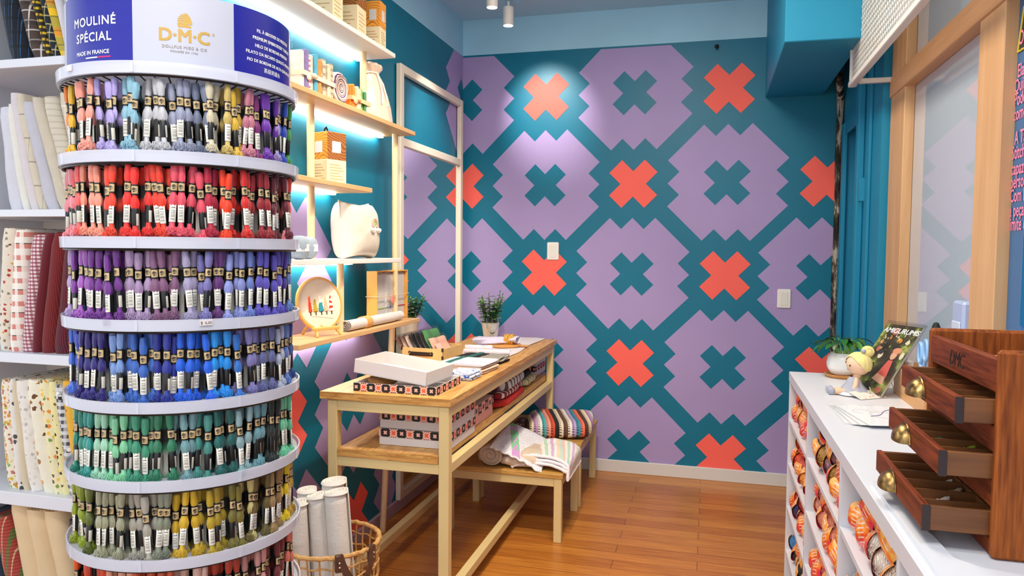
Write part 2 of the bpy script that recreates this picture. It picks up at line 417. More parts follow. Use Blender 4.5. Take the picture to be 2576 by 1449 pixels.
# white perforated panel
t = NT('perforated_white_metal'); co = t.obj(); x, y, z = t.sep(co)
zz = t.math('DIVIDE', z, .05); row = t.math('FLOOR', t.math('DIVIDE', y, .016))
fz = t.math('FRACT', t.math('ADD', zz, t.math('MULTIPLY', row, .5))); fy = t.math('FRACT', t.math('DIVIDE', y, .016))
hole = t.math('MULTIPLY', t.math('MULTIPLY', t.math('GREATER_THAN', fz, .2), t.math('GREATER_THAN', fy, .3)), t.math('LESS_THAN', fy, .85))
t.col(hx('f2f0ec')); t.p(rough=.4); t.L.new(t.math('SUBTRACT', 1.0, hole), t.b.inputs['Alpha'])
pf = thing('perforated_panel', 'white perforated metal panel hanging from the ceiling beside the oak glass frame', 'panel', (2.31, -2, 2.27))
m = MB(); m.box(2.308, 2.311, -3.2, -1.04, 2.29, 3.05); m.build('sheet', t.m, pf)
m = MB(); m.box(2.296, 2.326, -3.2, -1.03, 2.266, 2.292, 0, .003); m.box(2.3, 2.316, -1.045, -1.03, 2.27, 3.05, 0, .003); m.build('frame', WHITEP, pf)
m = MB(); m.box(2.32, 2.48, -1.115, -1.09, 2.268, 2.29, 0, .002); m.box(2.31, 2.33, -1.115, -1.03, 2.268, 2.29); m.build('bracket', WHITEP, pf)
# plates and hook on the back wall
def plate(x, z, label, w=.081, h=.12):
    r = thing('switch_plate', label, 'switch plate', (x, 0, z - h / 2))
    m = MB(); m.box(x - w/2, x + w/2, -.012, 0, z - h/2, z + h/2, 0, .008); m.build('cover', mat('plate_white', 'f3f0ea', .25), r)
    m = MB(); m.box(x - w*.28, x + w*.28, -.0145, -.011, z - h*.36, z + h*.36, 0, .003); m.build('blank_insert', mat('plate_insert', 'ebe8e0', .22), r)
plate(.651, 1.474, 'white blank wall plate just above a coral cross on the mural')
plate(2.13, 1.19, 'white blank wall plate on lilac paint near the corner pipe')
m = MB(); m.tube([(1.689, 0, 2.775), (1.689, -.03, 2.772), (1.689, -.035, 2.752)], .007, 8); m.ball((1.689, -.004, 2.772), .014, .006, .014)
tag(m.build('wall_hook', BLACKP), 'small dark hook high on the teal wall above a coral cross', 'hook')
# track with two spot lamps
LAMP = mat('lamp_face', (1, .96, .88, 1), .5, emit=14)
tr = thing('light_track', 'white ceiling track with a mounting plate above the mural corner', 'light track', (.505, -.8, 3.0))
m = MB(); m.box(.485, .525, -1.9, -.62, 3.02, 3.05, 0, .004); m.build('rail', WHITEP, tr)
m = MB(); m.box(.455, .56, -.72, -.62, 2.93, 2.95, 0, .004); m.cyl((.505, -.67, 2.95), (.505, -.67, 3.03), .012, 10); m.build('mounting_plate', SKYB, tr)
for (y, z, lab) in ((-.66, 2.79, 'white cylinder spot lamp under the mounting plate of the ceiling track'), (-.99, 2.79, 'white cylinder spot lamp further along the track towards the room')):
    s_ = thing('spot_lamp', lab, 'spot lamp', (.505, y, z), 'spot lamps on the ceiling track')
    m = MB(); m.lathe([(.0, .108), (.028, .108), (.0315, .104), (.0315, .004), (.029, 0), (.027, .004), (.027, .03)], 28, 0, M=T(.505, y, z)); m.build('housing', WHITEP, s_)
    m = MB(); m.lathe([(0, .006), (.0265, .006)], 24, M=T(.505, y, z)); m.build('lens', LAMP, s_)
    if z + .108 < 2.93 or y < -.8:
        m = MB(); m.cyl((.505, y, z + .1), (.505, y, 3.03), .008, 10); m.build('stem', WHITEP, s_)
    l = spot('spot_lamp_light', (.505, y, z - .004), (.6, -.0, 2.42) if y > -.8 else (.0, -.6, 2.0), 42 if y > -.8 else 45, (1, .93, .82), 54 if y > -.8 else 58, .95, .02)
# ================================================================== mirror on the left wall
FRAME = mat('pale_frame', 'e8dccb', .45)
mr = thing('mirror_frame', 'tall pale framed mirror with an open upper panel, standing by the mural corner', 'mirror', (.03, -.6, .07))
m = MB(); y0, y1, z0, z1, x0, x1, w = -1.135, -.09, .072, 2.487, .006, .036, .045
m.box(x0, x1, y0, y0 + w, z0, z1, 0, .003); m.box(x0, x1, y1 - w, y1, z0, z1, 0, .003)
for a, b in ((z0, z0 + w), (2.045, 2.045 + w), (z1 - w, z1)): m.box(x0, x1 - .001, y0 + w - .002, y1 - w + .002, a, b, 0, .003)
m.build('frame', FRAME, mr)
g = NT('mirror_glass'); g.col((.93, .95, .95, 1)); g.p(metal=1, rough=.0)
m = MB(); m.box(x0 + .006, x0 + .012, y0 + w - .004, y1 - w + .004, z0 + w - .004, 2.049); m.build('glass', g.m, mr)
# ================================================================== shelves on the left wall
LED = mat('led_strip_light', (1, .985, .9, 1), .5, emit=17)
def shelf(name, zb, ye, ys, mt, label, led=None, w=.2, th=.021):
    r = thing(name, label, 'shelf', (.1, (ye + ys) / 2, zb))
    m = MB(); m.box(.001, w, ys, ye, zb, zb + th, 0, .002); m.build('board', mt, r)
    if led:
        m = MB(); m.box(.012, .036, led[0], led[1], zb - .01, zb); m.build('led_strip', LED, r)
    return r
SH1, SH2, SH3, SH4, SH5 = 2.39, 2.059, 1.728, 1.411, 1.092
WSH = mat('white_shelf', 'efe9e4', .45)
shelf('wall_shelf', SH1, -1.575, -2.77, WSH, 'white top wall shelf carrying tall printed boxes', (-2.76, -1.6))
shelf('wall_shelf', SH2, -1.326, -2.77, SHELFW, 'wooden wall shelf carrying fabric bundles and a drawstring bag', (-2.76, -1.36))
shelf('wall_shelf', SH3, -1.825, -2.77, SHELFW, 'short wooden wall shelf carrying one orange and brown box', (-2.76, -1.86))
shelf('wall_shelf', SH4, -1.505, -2.51, WSH, 'thin white wall shelf under the square cushion', (-2.45, -1.7))
shelf('wall_shelf', SH5, -1.254, -2.446, SHELFW, 'lowest wooden wall shelf holding the embroidery hoop and boxed towels', (-2.42, -1.6))
def rod(x, y, z0, z1, label, x2=None, y2=None):
    m = MB(); m.cyl((x if x2 is None else x2, y if y2 is None else y2, z0), (x, y, z1), .0155, 20)
    tag(m.build('shelf_rod', BIRCH), label, 'rod')
rod(.1, -1.715, SH2 + .021, SH1, 'round birch rod between the white top shelf and the fabric bundle shelf')
rod(.1, -2.185, SH4 + .021, SH3, 'round birch rod beside the cushion on the thin white shelf')
rod(.1, -2.185, SH3 + .021, SH2, 'round birch rod beside the orange and brown box')
rod(.12, -1.4, SH5 + .021, SH2, 'long round birch rod from the bundle shelf past the boxed towels')
rod(.125, -1.985, SH5 + .021, SH4, 'round birch rod between the hoop and the rolled towel')
rod(.12, -1.43, 0, SH5, 'slightly leaning birch rod from the lowest shelf to the floor', .055, -1.405)
m = MB(); m.box(.15, .172, -2.475, -2.45, 0, SH4, 0, .002)
tag(m.build('shelf_post', WSH), 'slim white square post at the end of the lowest shelves beside the thread rack', 'post')
# --- items on the shelves
def wavebox(name, n1, n2):
    t = NT(name); co = t.obj(); x, y, z = t.sep(co); nn = t.noise(co, 9, 1)
    s_ = t.stripe(t.math('ADD', t.math('ADD', z, t.math('MULTIPLY', y, .5)), t.math('MULTIPLY', nn, .12)), .014, .28)
    top = t.mix(s_, hx(n1), hx(n2)); t.col(top); t.p(rough=.55); return t.m
ORBOX = wavebox('orange_wave_print', 'f7a83c', 'c9701c'); BRBOX = wavebox('brown_wave_print', 'a8672f', '6a3b14'); GRBOX = wavebox('pale_green_wave_print', 'bfe0d2', '6fae9f')
CRBOX = mat('cream_box_paper', 'f6dfb6', .6)
LINEP = mat('faint_print', 'c9a878', .6)
def tallbox(x, y, z, w, d, h, top, side, label, rz=0, hook=False):
    r = thing('printed_box', label, 'box', (x, y, z), 'tall printed boxes on the shelves')
    M_ = T(x, y, z, rz)
    m = MB(); m.box(-d/2, d/2, -w/2, w/2, 0, h * .47, 0, .002, M_); m.build('lower_sleeve', CRBOX, r)
    m = MB(); m.box(-d/2 + .001, d/2 - .001, -w/2 + .001, w/2 - .001, h * .47, h, 0, .002, M_)
    m.box(d/2 - .0005, d/2 + .0005, -w/2 + .002, w/2 - .002, h * .47, h - .002, 1, 0, M_)
    m.build('upper_box', [top, side], r)
    m = MB(); m.box(d/2 + .0006, d/2 + .0012, -w*.25, w*.2, h * .6, h * .82, 0, 0, M_); m.build('white_label', CARD, r)
    m = MB(); m.box(-w*.22, w*.22, -w/2 - .001, -w/2 - .0002, h * .6, h * .82, 0, 0, M_); m.build('white_label', CARD, r)
    m = MB()
    for k in range(6):
        m.box(d/2 + .0001, d/2 + .0006, -w*.38, w*(.34 - .1 * (k % 3)), h * (.08 + .055 * k), h * (.08 + .055 * k) + .004, 0, 0, M_)
        m.box(-w*.38, w*(.34 - .1 * (k % 3)), -w/2 - .0006, -w/2 - .0001, h * (.08 + .055 * k), h * (.08 + .055 * k) + .004, 0, 0, M_)
    m.build('print_lines', LINEP, r)
    if hook:
        m = MB(); m.tube([(x - .02, y, z + h), (x - .02, y + .004, z + h + .02), (x - .02, y + .016, z + h + .03), (x - .02, y + .028, z + h + .02), (x - .02, y + .03, z + h)], .004, 8); m.build('hook', BLACK, r)
tallbox(.1, -2.05, SH1 + .021, .105, .1, .3, GRBOX, GRBOX, 'pale green and cream printed box on the top shelf, nearest the thread rack', .1)
tallbox(.1, -1.83, SH1 + .021, .105, .1, .3, BRBOX, BRBOX, 'brown and cream printed box between two others on the top shelf', .1)
tallbox(.125, -1.635, SH1 + .021, .08, .075, .225, ORBOX, ORBOX, 'orange and cream printed box at the end of the white top shelf', .1)
tallbox(.1, -2.04, SH3 + .021, .105, .105, .215, ORBOX, BRBOX, 'orange, brown and cream printed box with a black hook on the short shelf', -.35, True)
# fabric bundles tied with ribbon
def bundle(y0, y1, z, h, cols, label, rib, ribcol):
    r = thing('fabric_bundle', label, 'fabric bundle', (.1, (y0 + y1) / 2, z)); n = len(cols)
    for i, c in enumerate(cols):
        a = y0 + (y1 - y0) * i / n; b_ = a + (y1 - y0) / n - .0015; hh = h * (1 + .06 * math.sin(i * 2.1)); q = .006 * math.sin(i * 1.7)
        m = MB(); m.box(.045 + q, .165 + q, a, b_, z, z + hh, 0, .005); mt = c if not isinstance(c, str) else mat('bundle_cloth', c, .9, .15, 60)
        m.build('folded_cloth', mt, r)
    m = MB(); e = .002; zc = z + rib
    m.box(.035, .174, y0 - e, y0, zc, zc + .018); m.box(.035, .174, y1, y1 + e, zc, zc + .018); m.box(.172, .175, y0, y1, zc, zc + .018)
    m.ball((.178, (y0 * .7 + y1 * .3), zc + .01), .008, .022, .01, 12, 8); m.ball((.176, (y0 * .85 + y1 * .15), zc - .002), .006, .016, .014, 12, 8)
    m.build('ribbon', mat('bundle_ribbon', ribcol, .35), r)
bundle(-2.36, -2.115, SH2 + .021, .15, ['f3e4d6', '8b7bb0', fab('zigzag_red', 'f4e9e2', [('d', .02, .45, 'e8532f', 0, .9)]), 'f0cfc0', '58a9c4', 'd9904f', fab('brown_scroll', 'b08a66', (), [(60, .3, ['6b4a33', 'e8d8c0'])]), fab('taupe_ripple', 'd8cbb4', [('z', .03, .4, '8f7b64', 0, .7)]), 'cfc2ac', fab('olive_ripple', 'c4b89a', [('z', .024, .4, '7f715c', 0, .7)])],
       'tall ribbon-tied bundle of patterned fabrics beside the thread rack sign', .055, 'f3e2c4')
bundle(-1.965, -1.79, SH2 + .021, .105, ['f7812c', 'f58a3a', 'ee7420', 'f0b06a', 'f0d9b8', fab('cable_cream', 'eadbb6', [('d', .02, .5, 'c2a878', 0, .7)]), 'd9d28e', '7fb35a', '4d7f4c', '9bb7ae', 'dfe8e2'],
       'low ribbon-tied bundle of orange and green fabrics beside the drawstring bag', .04, 'f7c99a')
# rolled jelly roll
r = thing('fabric_roll', 'rolled coil of plum and cream fabric strips between two bundles', 'fabric roll', (.1, -2.05, SH2 + .021))
t = NT('coiled_strips'); co = t.obj(); x, y, z = t.sep(co)
rad = t.math('SQRT', t.math('ADD', t.math('POWER', y, 2.0), t.math('POWER', t.math('SUBTRACT', z, .068), 2.0)))
wv = t.math('ADD', rad, t.math('MULTIPLY', t.noise(co, 22, 2), .016))
t.col(t.ramp(t.math('FRACT', t.math('DIVIDE', wv, .021)), [(0, hx('5a3358')), (.25, hx('f0dccf')), (.5, hx('c9a8a0')), (.72, hx('7d4a63')), (.85, hx('f4e7db'))], 'CONSTANT')); t.p(rough=.9); t.bump(t.math('FRACT', t.math('DIVIDE', wv, .007)), .8, .004)
m = MB()
m.lathe([(.0, .07), (.03, .066), (.055, .07), (.066, .06), (.068, .02), (.068, -.04), (.06, -.05), (0, -.05)], 40, 0, M=T(.1, -2.05, SH2 + .089) @ Matrix.Rotation(PI/2, 4, 'Y') , fl=.02, nf=7)
m.build('coil', t.m, r)
# drawstring bag
r = thing('drawstring_bag', 'cream satin drawstring bag at the end of the bundle shelf', 'bag', (.1, -1.565, SH2 + .021))
SATIN = mat('cream_satin', 'f6d9c2', .32, .06, 9, .25, 22, sheen=.3)
prof = [(.0, 1.0), (.02, 1.06), (.1, 1.1), (.3, 1.02), (.5, .84), (.68, .56), (.8, .34), (.85, .27), (.9, .42), (.96, .58), (1.0, .5)]
def bagf(u, v):
    k = v * (len(prof) - 1); i = min(int(k), len(prof) - 2); f = k - i; zz = prof[i][0] * (1 - f) + prof[i+1][0] * f; ww = prof[i][1] * (1 - f) + prof[i+1][1] * f
    a = 2 * PI * u; fold = 1 + (.03 + .16 * max(0, zz - .6)) * math.sin(a * 9 + zz * 5)
    return Vector((.1 + .062 * (ww ** .8) * math.cos(a) * fold, -1.59 - .03 * zz + .125 * ww * math.sin(a) * fold, SH2 + .021 + .275 * zz))
m = MB(); m.grid(bagf, 64, 30, 0, True, True); m.build('body', SATIN, r)
m = MB(); zc = SH2 + .021 + .232
m.tube([(.1 + .026 * math.cos(a * PI/8), -1.618 + .04 * math.sin(a * PI/8), zc) for a in range(16)], .004, 6, closed=True)
for q in (-1, 1): m.tube([(.128, -1.63, zc), (.15, -1.62 + q * .014, zc - .05), (.163, -1.62 + q * .02, zc - .1), (.166, -1.615 + q * .03, zc - .15)], .004, 6)
m.build('drawstring', mat('bag_ribbon', 'fbeadb', .3), r)
# cushion
PILLOW = mat('natural_cushion_cloth', 'd9d0c2', .9, .04, 14, .2, 30)
r = thing('square_cushion', 'plump natural cotton cushion with a rainbow patch leaning on the thin white shelf', 'cushion', (.115, -1.84, SH4 + .021))
MP = T(.118, -1.83, SH4 + .146, -.06, 0, -.06)
def pil(sg):
    def fn(u, v):
        a, b = u * 2 - 1, v * 2 - 1; e = (1 - abs(a) ** 2.6) * (1 - abs(b) ** 2.6); pin = 1 - .07 * (1 - abs(a * b))
        return Vector((sg * (.088 * e ** .36) , a * .13 * (1 - .09 * (1 - a * a) * 0 - .1 * (1 - b * b) * abs(a) ** 3), b * .13 * (1 - .12 * (1 - a * a) * abs(b) ** 3))) + Vector((.004 * noise.noise(Vector((a * 3, b * 3, sg))), 0, 0))
    return fn
m = MB(); m.grid(pil(1), 28, 28, 0, True, M=MP); m.grid(pil(-1), 28, 28, 0, True, M=MP); m.build('cover', PILLOW, r)
m = MB()
m.tube([MP @ pil(1)((i / 24) , 0) for i in range(25)], .003, 6); m.tube([MP @ pil(1)(1, i / 24) for i in range(25)], .003, 6); m.tube([MP @ pil(1)(i / 24, 1) for i in range(25)], .003, 6); m.tube([MP @ pil(1)(0, i / 24) for i in range(25)], .003, 6)
m.build('piping', PILLOW, r)
for k, (rr, c) in enumerate(((.036, 'e8a0a0'), (.029, 'd9b25f'), (.022, '8fb48a'), (.015, 'f0c8b0'))):
    m = MB(); m.tube([MP @ (pil(1)(.6 + rr * math.cos(a * PI/12) / .33, .55 + rr * math.sin(a * PI/12) / .26) + Vector((.002, 0, 0))) for a in range(13)], .0035, 6)
    m.build('rainbow_band', mat('rainbow_' + c, c, .9), r)
m = MB()
for q in (-1, 1):
    for k in range(3): m.ball(MP @ (pil(1)(.6 + q * .11 + .03 * (k - 1), .5 - .02 * (k % 2)) + Vector((.005, 0, 0))), .011, .011, .009, 10, 8)
m.build('cloud_tuft', mat('white_tuft', 'fbf6ee', .95, 0, 5, .6, 90), r)
# yarn balls beside the rack
def yarn_mat(name, c):
    t = NT(name); co = t.obj(); t.col(hx(c)); z = t.sep(co); w = t.n('ShaderNodeTexWave'); t.L.new(co, w.inputs[0]); w.inputs['Scale'].default_value = 90; w.inputs['Distortion'].default_value = 6
    w.bands_direction = 'DIAGONAL'; t.bump(w.outputs['Fac'], .7, .003); t.p(rough=.95); return t.m
GY = yarn_mat('grey_blue_yarn', 'a9b7c6')
for (x, y, z, lab) in ((.12, -2.245, SH4 + .021, 'grey-blue yarn ball with a pale band standing beside the birch rod'), (.15, -2.36, SH4 + .021, 'grey-blue yarn ball half hidden behind the thread rack')):
    r = thing('grey_yarn_ball', lab, 'yarn ball', (x, y, z), 'grey yarn balls on the thin white shelf')
    m = MB(); m.ball((x, y, z + .046), .04, .034, .046, 24, 16, e=.8, wob=.05); m.build('yarn', GY, r)
    m = MB(); m.lathe([(.0385, .03), (.0405, .032), (.0405, .058), (.0385, .06)], 28, M=T(x, y, z) @ Matrix.Diagonal((1.02, .9, 1, 1))); m.build('paper_band', mat('pale_band', 'dfe4ea', .6), r)
# embroidery hoop on an easel
r = thing('embroidery_hoop', 'round wooden embroidery hoop with five stitched trees leaning on the lowest shelf', 'embroidery hoop', (.1, -2.13, SH5 + .03))
MH = Matrix.Translation((.105, -2.13, SH5 + .153)) @ Matrix.Rotation(-.42, 4, 'Z') @ Matrix.Rotation(-.2, 4, 'Y') @ Matrix.Rotation(PI/2, 4, 'Y')
HOOPW = mat('hoop_wood', 'eeb764', .4, .05, 20); RH = .108
m = MB(); m.lathe([(RH - .004, -.008), (RH + .004, -.008), (RH + .005, .007), (RH - .003, .009), (RH - .004, -.008)], 64, M=MH); m.build('hoop_ring', HOOPW, r)
m = MB(); m.lathe([(0, .0045), (RH - .006, .0045), (RH - .003, .004)], 64, M=MH); m.build('linen', mat('hoop_linen', 'f3e4cd', .9, .03, 30, .2, 300), r)
# local: x -> down, y -> along wall (right), z -> out
for (v, h, w, c, c2, tk) in ((-.052, .062, .018, 'f0452a', None, '4a2a1c'), (-.026, .05, .022, 'b9a436', None, '5a3a20'), (.002, .062, .026, '2f97a8', 'f4efe6', '2c2420'), (.028, .06, .02, 'f0c3a4', None, '4a342c'), (.053, .062, .02, 'f4efe8', 'e23a2c', '4a2a24')):
    m = MB(); b0 = .03
    for k in range(12):
        f0 = k / 12; m.ball((b0 - h * f0, v + .0012 * math.sin(k * 2.4), .006), h / 12, w * .55 * (1 - f0 * .88), .0045, 10, 6, 1 if (c2 and ((k // 2) % 2 if c2 != 'f4efe6' else k > 6)) else 0, M=MH)
    m.build('stitched_tree', [mat('stitch_' + c, c, .9)] + ([mat('stitch2_' + c2, c2, .9)] if c2 else []), r)
    m = MB(); m.box(b0, b0 + .018, v - .002, v + .002, .004, .0065, 0, 0, MH); m.build('stitched_trunk', mat('trunk_' + tk, tk, .9), r)
m = MB(); m.tube([MH @ Vector((.058 - .006 * math.cos(k / 11 * PI) , -.05 + .11 * k / 11, .0055)) for k in range(12)], .001, 5); m.build('stitched_snow_line', mat('snow_line', 'e0d2bd', .9), r)
r = thing('small_easel', 'little wooden easel under the embroidery hoop', 'easel', (.12, -2.13, SH5 + .021))
m = MB(); m.box(-.008, .016, -.065, .065, 0, .014, 0, .003, T(.142, -2.148, SH5 + .046, -.42)); m.build('ledge', HOOPW, r)
for q in (-1, 1):
    m = MB(); m.cyl((.15 + .02 * q, -2.15 + .045 * q, SH5 + .046), (.166 + .02 * q, -2.155 + .06 * q, SH5 + .022), .0055, 10); m.build('leg', HOOPW, r)
m = MB(); m.cyl((.03, -2.14, SH5 + .022), (.075, -2.135, SH5 + .09), .007, 10); m.cyl((.075, -2.135, SH5 + .09), (.145, -2.15, SH5 + .05), .005, 8); m.build('leg', HOOPW, r)
# rolled towel
r = thing('rolled_towel', 'white rolled tea towels with a kraft paper band lying on the lowest shelf', 'towel', (.15, -1.66, SH5 + .021))
TOW = mat('white_towel', 'ddd6d2', .95, .03, 20, .35, 60)
def roll(m, p0, p1, r, turns=3.2, n=60, mi=0, th=.004, sq=.85):
    p0, p1 = Vector(p0), Vector(p1); d = (p1 - p0).normalized(); a = d.cross(Vector((0, 0, 1))).normalized(); b = Vector((0, 0, 1))
    def fn(u, v):
        q = turns * 2 * PI * u; rr = r * (.12 + .88 * u)
        return p0.lerp(p1, v) + a * math.cos(q) * rr + b * math.sin(q) * rr * sq + b * .0012 * noise.noise(Vector((u * 30, v * 9, r * 50)))
    m.grid(fn, n, 10, mi, True)
    q0 = len(m.v)
    def cap(v):
        return lambda u, w: p0.lerp(p1, v) + a * math.cos(2*PI*u) * r * .93 * w + b * math.sin(2*PI*u) * r * .93 * w * sq
    m.grid(cap(.03), 24, 2, mi, True, True); m.grid(cap(.97), 24, 2, mi, True, True)
m = MB(); roll(m, (.15, -1.99, SH5 + .047), (.15, -1.5, SH5 + .047), .031); m.build('outer_roll', TOW, r)
m = MB(); roll(m, (.145, -1.6, SH5 + .046), (.145, -1.4, SH5 + .046), .029); m.build('inner_roll', TOW, r)
m = MB(); m.tube([(.15, -1.83, SH5 + .047), (.15, -1.775, SH5 + .047)], .0325, 28, sq=.87); m.build('paper_band', KRAFT, r)
# boxed towels
r = thing('towel_gift_box', 'wooden window box of three white towels tied with twine', 'gift box', (.1, -1.42, SH5 + .021))
z0 = SH5 + .021
m = MB(); m.box(.0705, .075, -1.6195, -1.2455, z0 + .0005, z0 + .2545); m.box(.07, .125, -1.62, -1.612, z0, z0 + .255); m.box(.07, .125, -1.253, -1.245, z0, z0 + .255); m.box(.0755, .1245, -1.6115, -1.2535, z0 + .249, z0 + .255); m.box(.0755, .1245, -1.6115, -1.2535, z0, z0 + .006)
m.build('box', mat('gift_box_wood', 'eeb15a', .5, .06, 20), r)
for k, c in enumerate(('a9c26a', '9aa0cf', 'c22b3a')):
    a = -1.61 + k * .119
    m = MB(); m.box(.08, .112, a, a + .117, z0 + .007, z0 + .247, 0, .012); w_ = m.build('towel', TOW, r)
    m = MB(); m.tube([(.1135, a + .004 + .0055 * j, z0 + .068 + .004 * (j % 4 in (1, 2))) for j in range(21)], .0022, 5); m.build('scalloped_edging', mat('edging_' + c, c, .9), w_)
t = NT('clear_film'); t.col((.02, .02, .02, 1)); t.p(rough=.05, trans=0, alpha=.05)
m = MB(); m.box(.124, .1245, -1.612, -1.253, z0, z0 + .25); m.build('film_window', t.m, r)
TWINE = mat('twine', 'dcc6a0', .9)
m = MB(); m.tube([(.066, -1.624, z0 + .13), (.129, -1.624, z0 + .13), (.13, -1.43, z0 + .128), (.129, -1.241, z0 + .13), (.066, -1.241, z0 + .13)], .002, 6)
for q in ((.02, .04), (-.03, .05), (.04, -.03), (.015, -.035)): m.tube([(.13, -1.43, z0 + .128), (.134, -1.43 + q[0], z0 + .128 + q[1])], .0014, 5)
m.build('twine', TWINE, r)
m = MB(); m.ball((.131, -1.45, z0 + .11), .003, .022, .022, 20, 8); m.build('seal', mat('coral_seal', 'f7937c', .6), r)
# ================================================================== thread rack
RX, RY = .4215, -3.3268
RZ = [1.853, 1.668, 1.485, 1.307, 1.129, .957, .783, .605]
RR = .268
rack = thing('thread_rack', 'tall round white display rack hung with embroidery skeins under a blue and white sign', 'thread rack', (RX, RY, 0))
t = NT('milky_clear_plastic'); t.col((.74, .77, .88, 1)); t.p(rough=.2, alpha=.58, spec=.5)
MILKY = t.m
t = NT('tray_white'); t.col(hx('e2e4ee')); t.p(rough=.28)
tl = t.n('ShaderNodeBsdfTranslucent'); tl.inputs[0].default_value = hx('f4f4fa'); mx = t.n('ShaderNodeMixShader'); mx.inputs[0].default_value = .5
t.L.new(t.b.outputs[0], mx.inputs[1]); t.L.new(tl.outputs[0], mx.inputs[2]); t.L.new(mx.outputs[0], t.N['Material Output'].inputs[0]); TRAYP = t.m
def rpt(a, r, z): return Vector((RX + r * math.cos(a), RY + r * math.sin(a), z))
D2 = PI / 180
m = MB(); m.lathe([(.0, .0), (.27, .0), (.27, .02), (.06, .035), (.022, .05), (.022, 2.0), (0, 2.0)], 40, M=T(RX, RY, 0)); m.build('pole', WHITEP, rack)
m = MB(); m.lathe([(.04, .07), (.16, .07), (.16, 1.83), (.04, 1.83)], 40, M=T(RX, RY, 0)); m.build('inner_shade_core', mat('gap_shade_black', '060608', .9), rack)  # added core, its black stands in for the shade between the skeins
hooks_left = 100; stuff_hooks = MB()
def hook(m, a, z, n=5):
    m.tube([rpt(a, .262, z + .001), rpt(a, .235, z - .003), rpt(a, .205, z - .009), rpt(a, .165, z - .028)], .0017, n)
for k, z in enumerate(RZ):
    m = MB(); m.lathe([(0, z - .012), (RR - .0065, z - .012), (RR - .0065, z + .004), (0, z + .004)], 72, M=T(RX, RY, 0)); tray = m.build('tray', TRAYP, rack)
    m = MB(); m.lathe([(RR - .006, z - .014), (RR, z - .014), (RR + .0012, z + .011), (RR - .0025, z + .011), (RR - .006, z - .014)], 96, M=T(RX, RY, 0))
    for q in range(8): m.box(-.0012, .0012, -.003, .003, -.013, .0105, 0, 0, T(*rpt(q * PI/4 + .3, RR + .001, z), q * PI/4 + .3))
    m.build('rim', MILKY, tray)
    m = MB(); m.tube([rpt(i * PI/36, RR - .008 , z - .017) for i in range(72)], .0028, 6, closed=True); m.build('wire_ring', BLACK, tray)
    for j in range(56):
        a = j * 2 * PI / 56 + .02 * k
        vis = abs(((a / D2 + 51 + 180) % 360) - 180) < 92
        if vis and hooks_left > 0 and k < 4:
            mm = MB(); hook(mm, a, z - .017); mm.build('hook', BLACK, tray); hooks_left -= 1
        else: hook(stuff_hooks, a, z - .017, 4)
tag(stuff_hooks.build('hook', BLACK, rack), kind='stuff')
m = MB(); m.box(-.001, .001, -.013, .013, -.006, .007, 0, 0, T(*rpt(-43 * D2, RR + .002, 1.31), -43 * D2)); pt = m.build('price_sticker', CARD, rack)
m = MB(); m.text('$  6,50', .008, lambda a, b, c: rpt(-43 * D2 + a / RR, RR + .0045, 1.3075 + b)); m.build('lettering', BLACKP, pt)
m = MB(); m.box(-.001, .001, -.008, .008, -.006, .007, 0, 0, T(*rpt(-107 * D2, RR + .003, 1.855), -107 * D2)); pt = m.build('price_sticker', CARD, rack)
# sign drum on top
RS = .25
def arc(m, a0, a1, r, z0, z1, mi=0, n=40):
    m.grid(lambda u, v: rpt((a0 + (a1 - a0) * u) * D2, r, z0 + (z1 - z0) * v), n, 1, mi, True)
BLUE = mat('sign_blue', '0e1396', .3); SIGNW = mat('sign_white', 'c3c5d4', .3); GOLD = mat('sign_gold', 'c9a24b', .4); WHITEI = mat('sign_white_ink', 'ffffff', .5); GREYI = mat('sign_grey_ink', 'a59a90', .5)
sg = MB(); arc(sg, -74.2, -26.8, RS, 1.86, 2.015); arc(sg, 23, 236.5, RS, 1.86, 2.015, 0, 90); sg = sg.build('sign_panel', SIGNW, rack)
m = MB(); arc(m, -123.5, -74.2, RS, 1.86, 2.015); BL1 = m.build('blue_panel', BLUE, rack); m = MB(); arc(m, -26.8, 23, RS, 1.86, 2.015); BL2 = m.build('blue_panel', BLUE, rack)
cl = NT('clear_sleeve'); cl.col((.01, .01, .01, 1)); cl.p(rough=.04, alpha=.07, spec=.6)
m = MB(); m.lathe([(RS + .005, 1.866), (RS + .005, 2.018)], 96, M=T(RX, RY, 0)); m.build('clear_sleeve', cl.m, rack)
m = MB(); m.lathe([(RS - .006, 1.86), (RS - .006, 2.01)], 72, M=T(RX, RY, 0)); m.build('inner_sleeve', SIGNW, rack)
def cyl_fn(ac, z, sx=1.0): return lambda a, b, c: rpt(ac * D2 + a * sx / (RS + .0005), RS + .0005 + c, z + b)
m = MB()
for (s_, ac, z, sz, bold, sp, al) in (('MOULINÉ', -96.6, 1.9455, .0265, .014, 1.12, 'CENTER'), ('SPÉCIAL', -96.9, 1.912, .0265, .014, 1.12, 'CENTER'), ('MADE IN FRANCE', -97.5, 1.8845, .0118, .02, 1.05, 'CENTER'), ('#DMCTHREADS', -81.6, 1.856, .0072, .02, 1.1, 'CENTER'), ('WWW.DMC.COM', -115, 1.8605, .0062, .01, 1.1, 'CENTER')):
    m.text(s_, sz, cyl_fn(ac, z), 0, al, bold, sp)
arc(m, -101.3, -93.4, RS + .0005, 1.8762, 1.8788, 0, 8); m.build('white_lettering', WHITEI, BL1); m = MB()
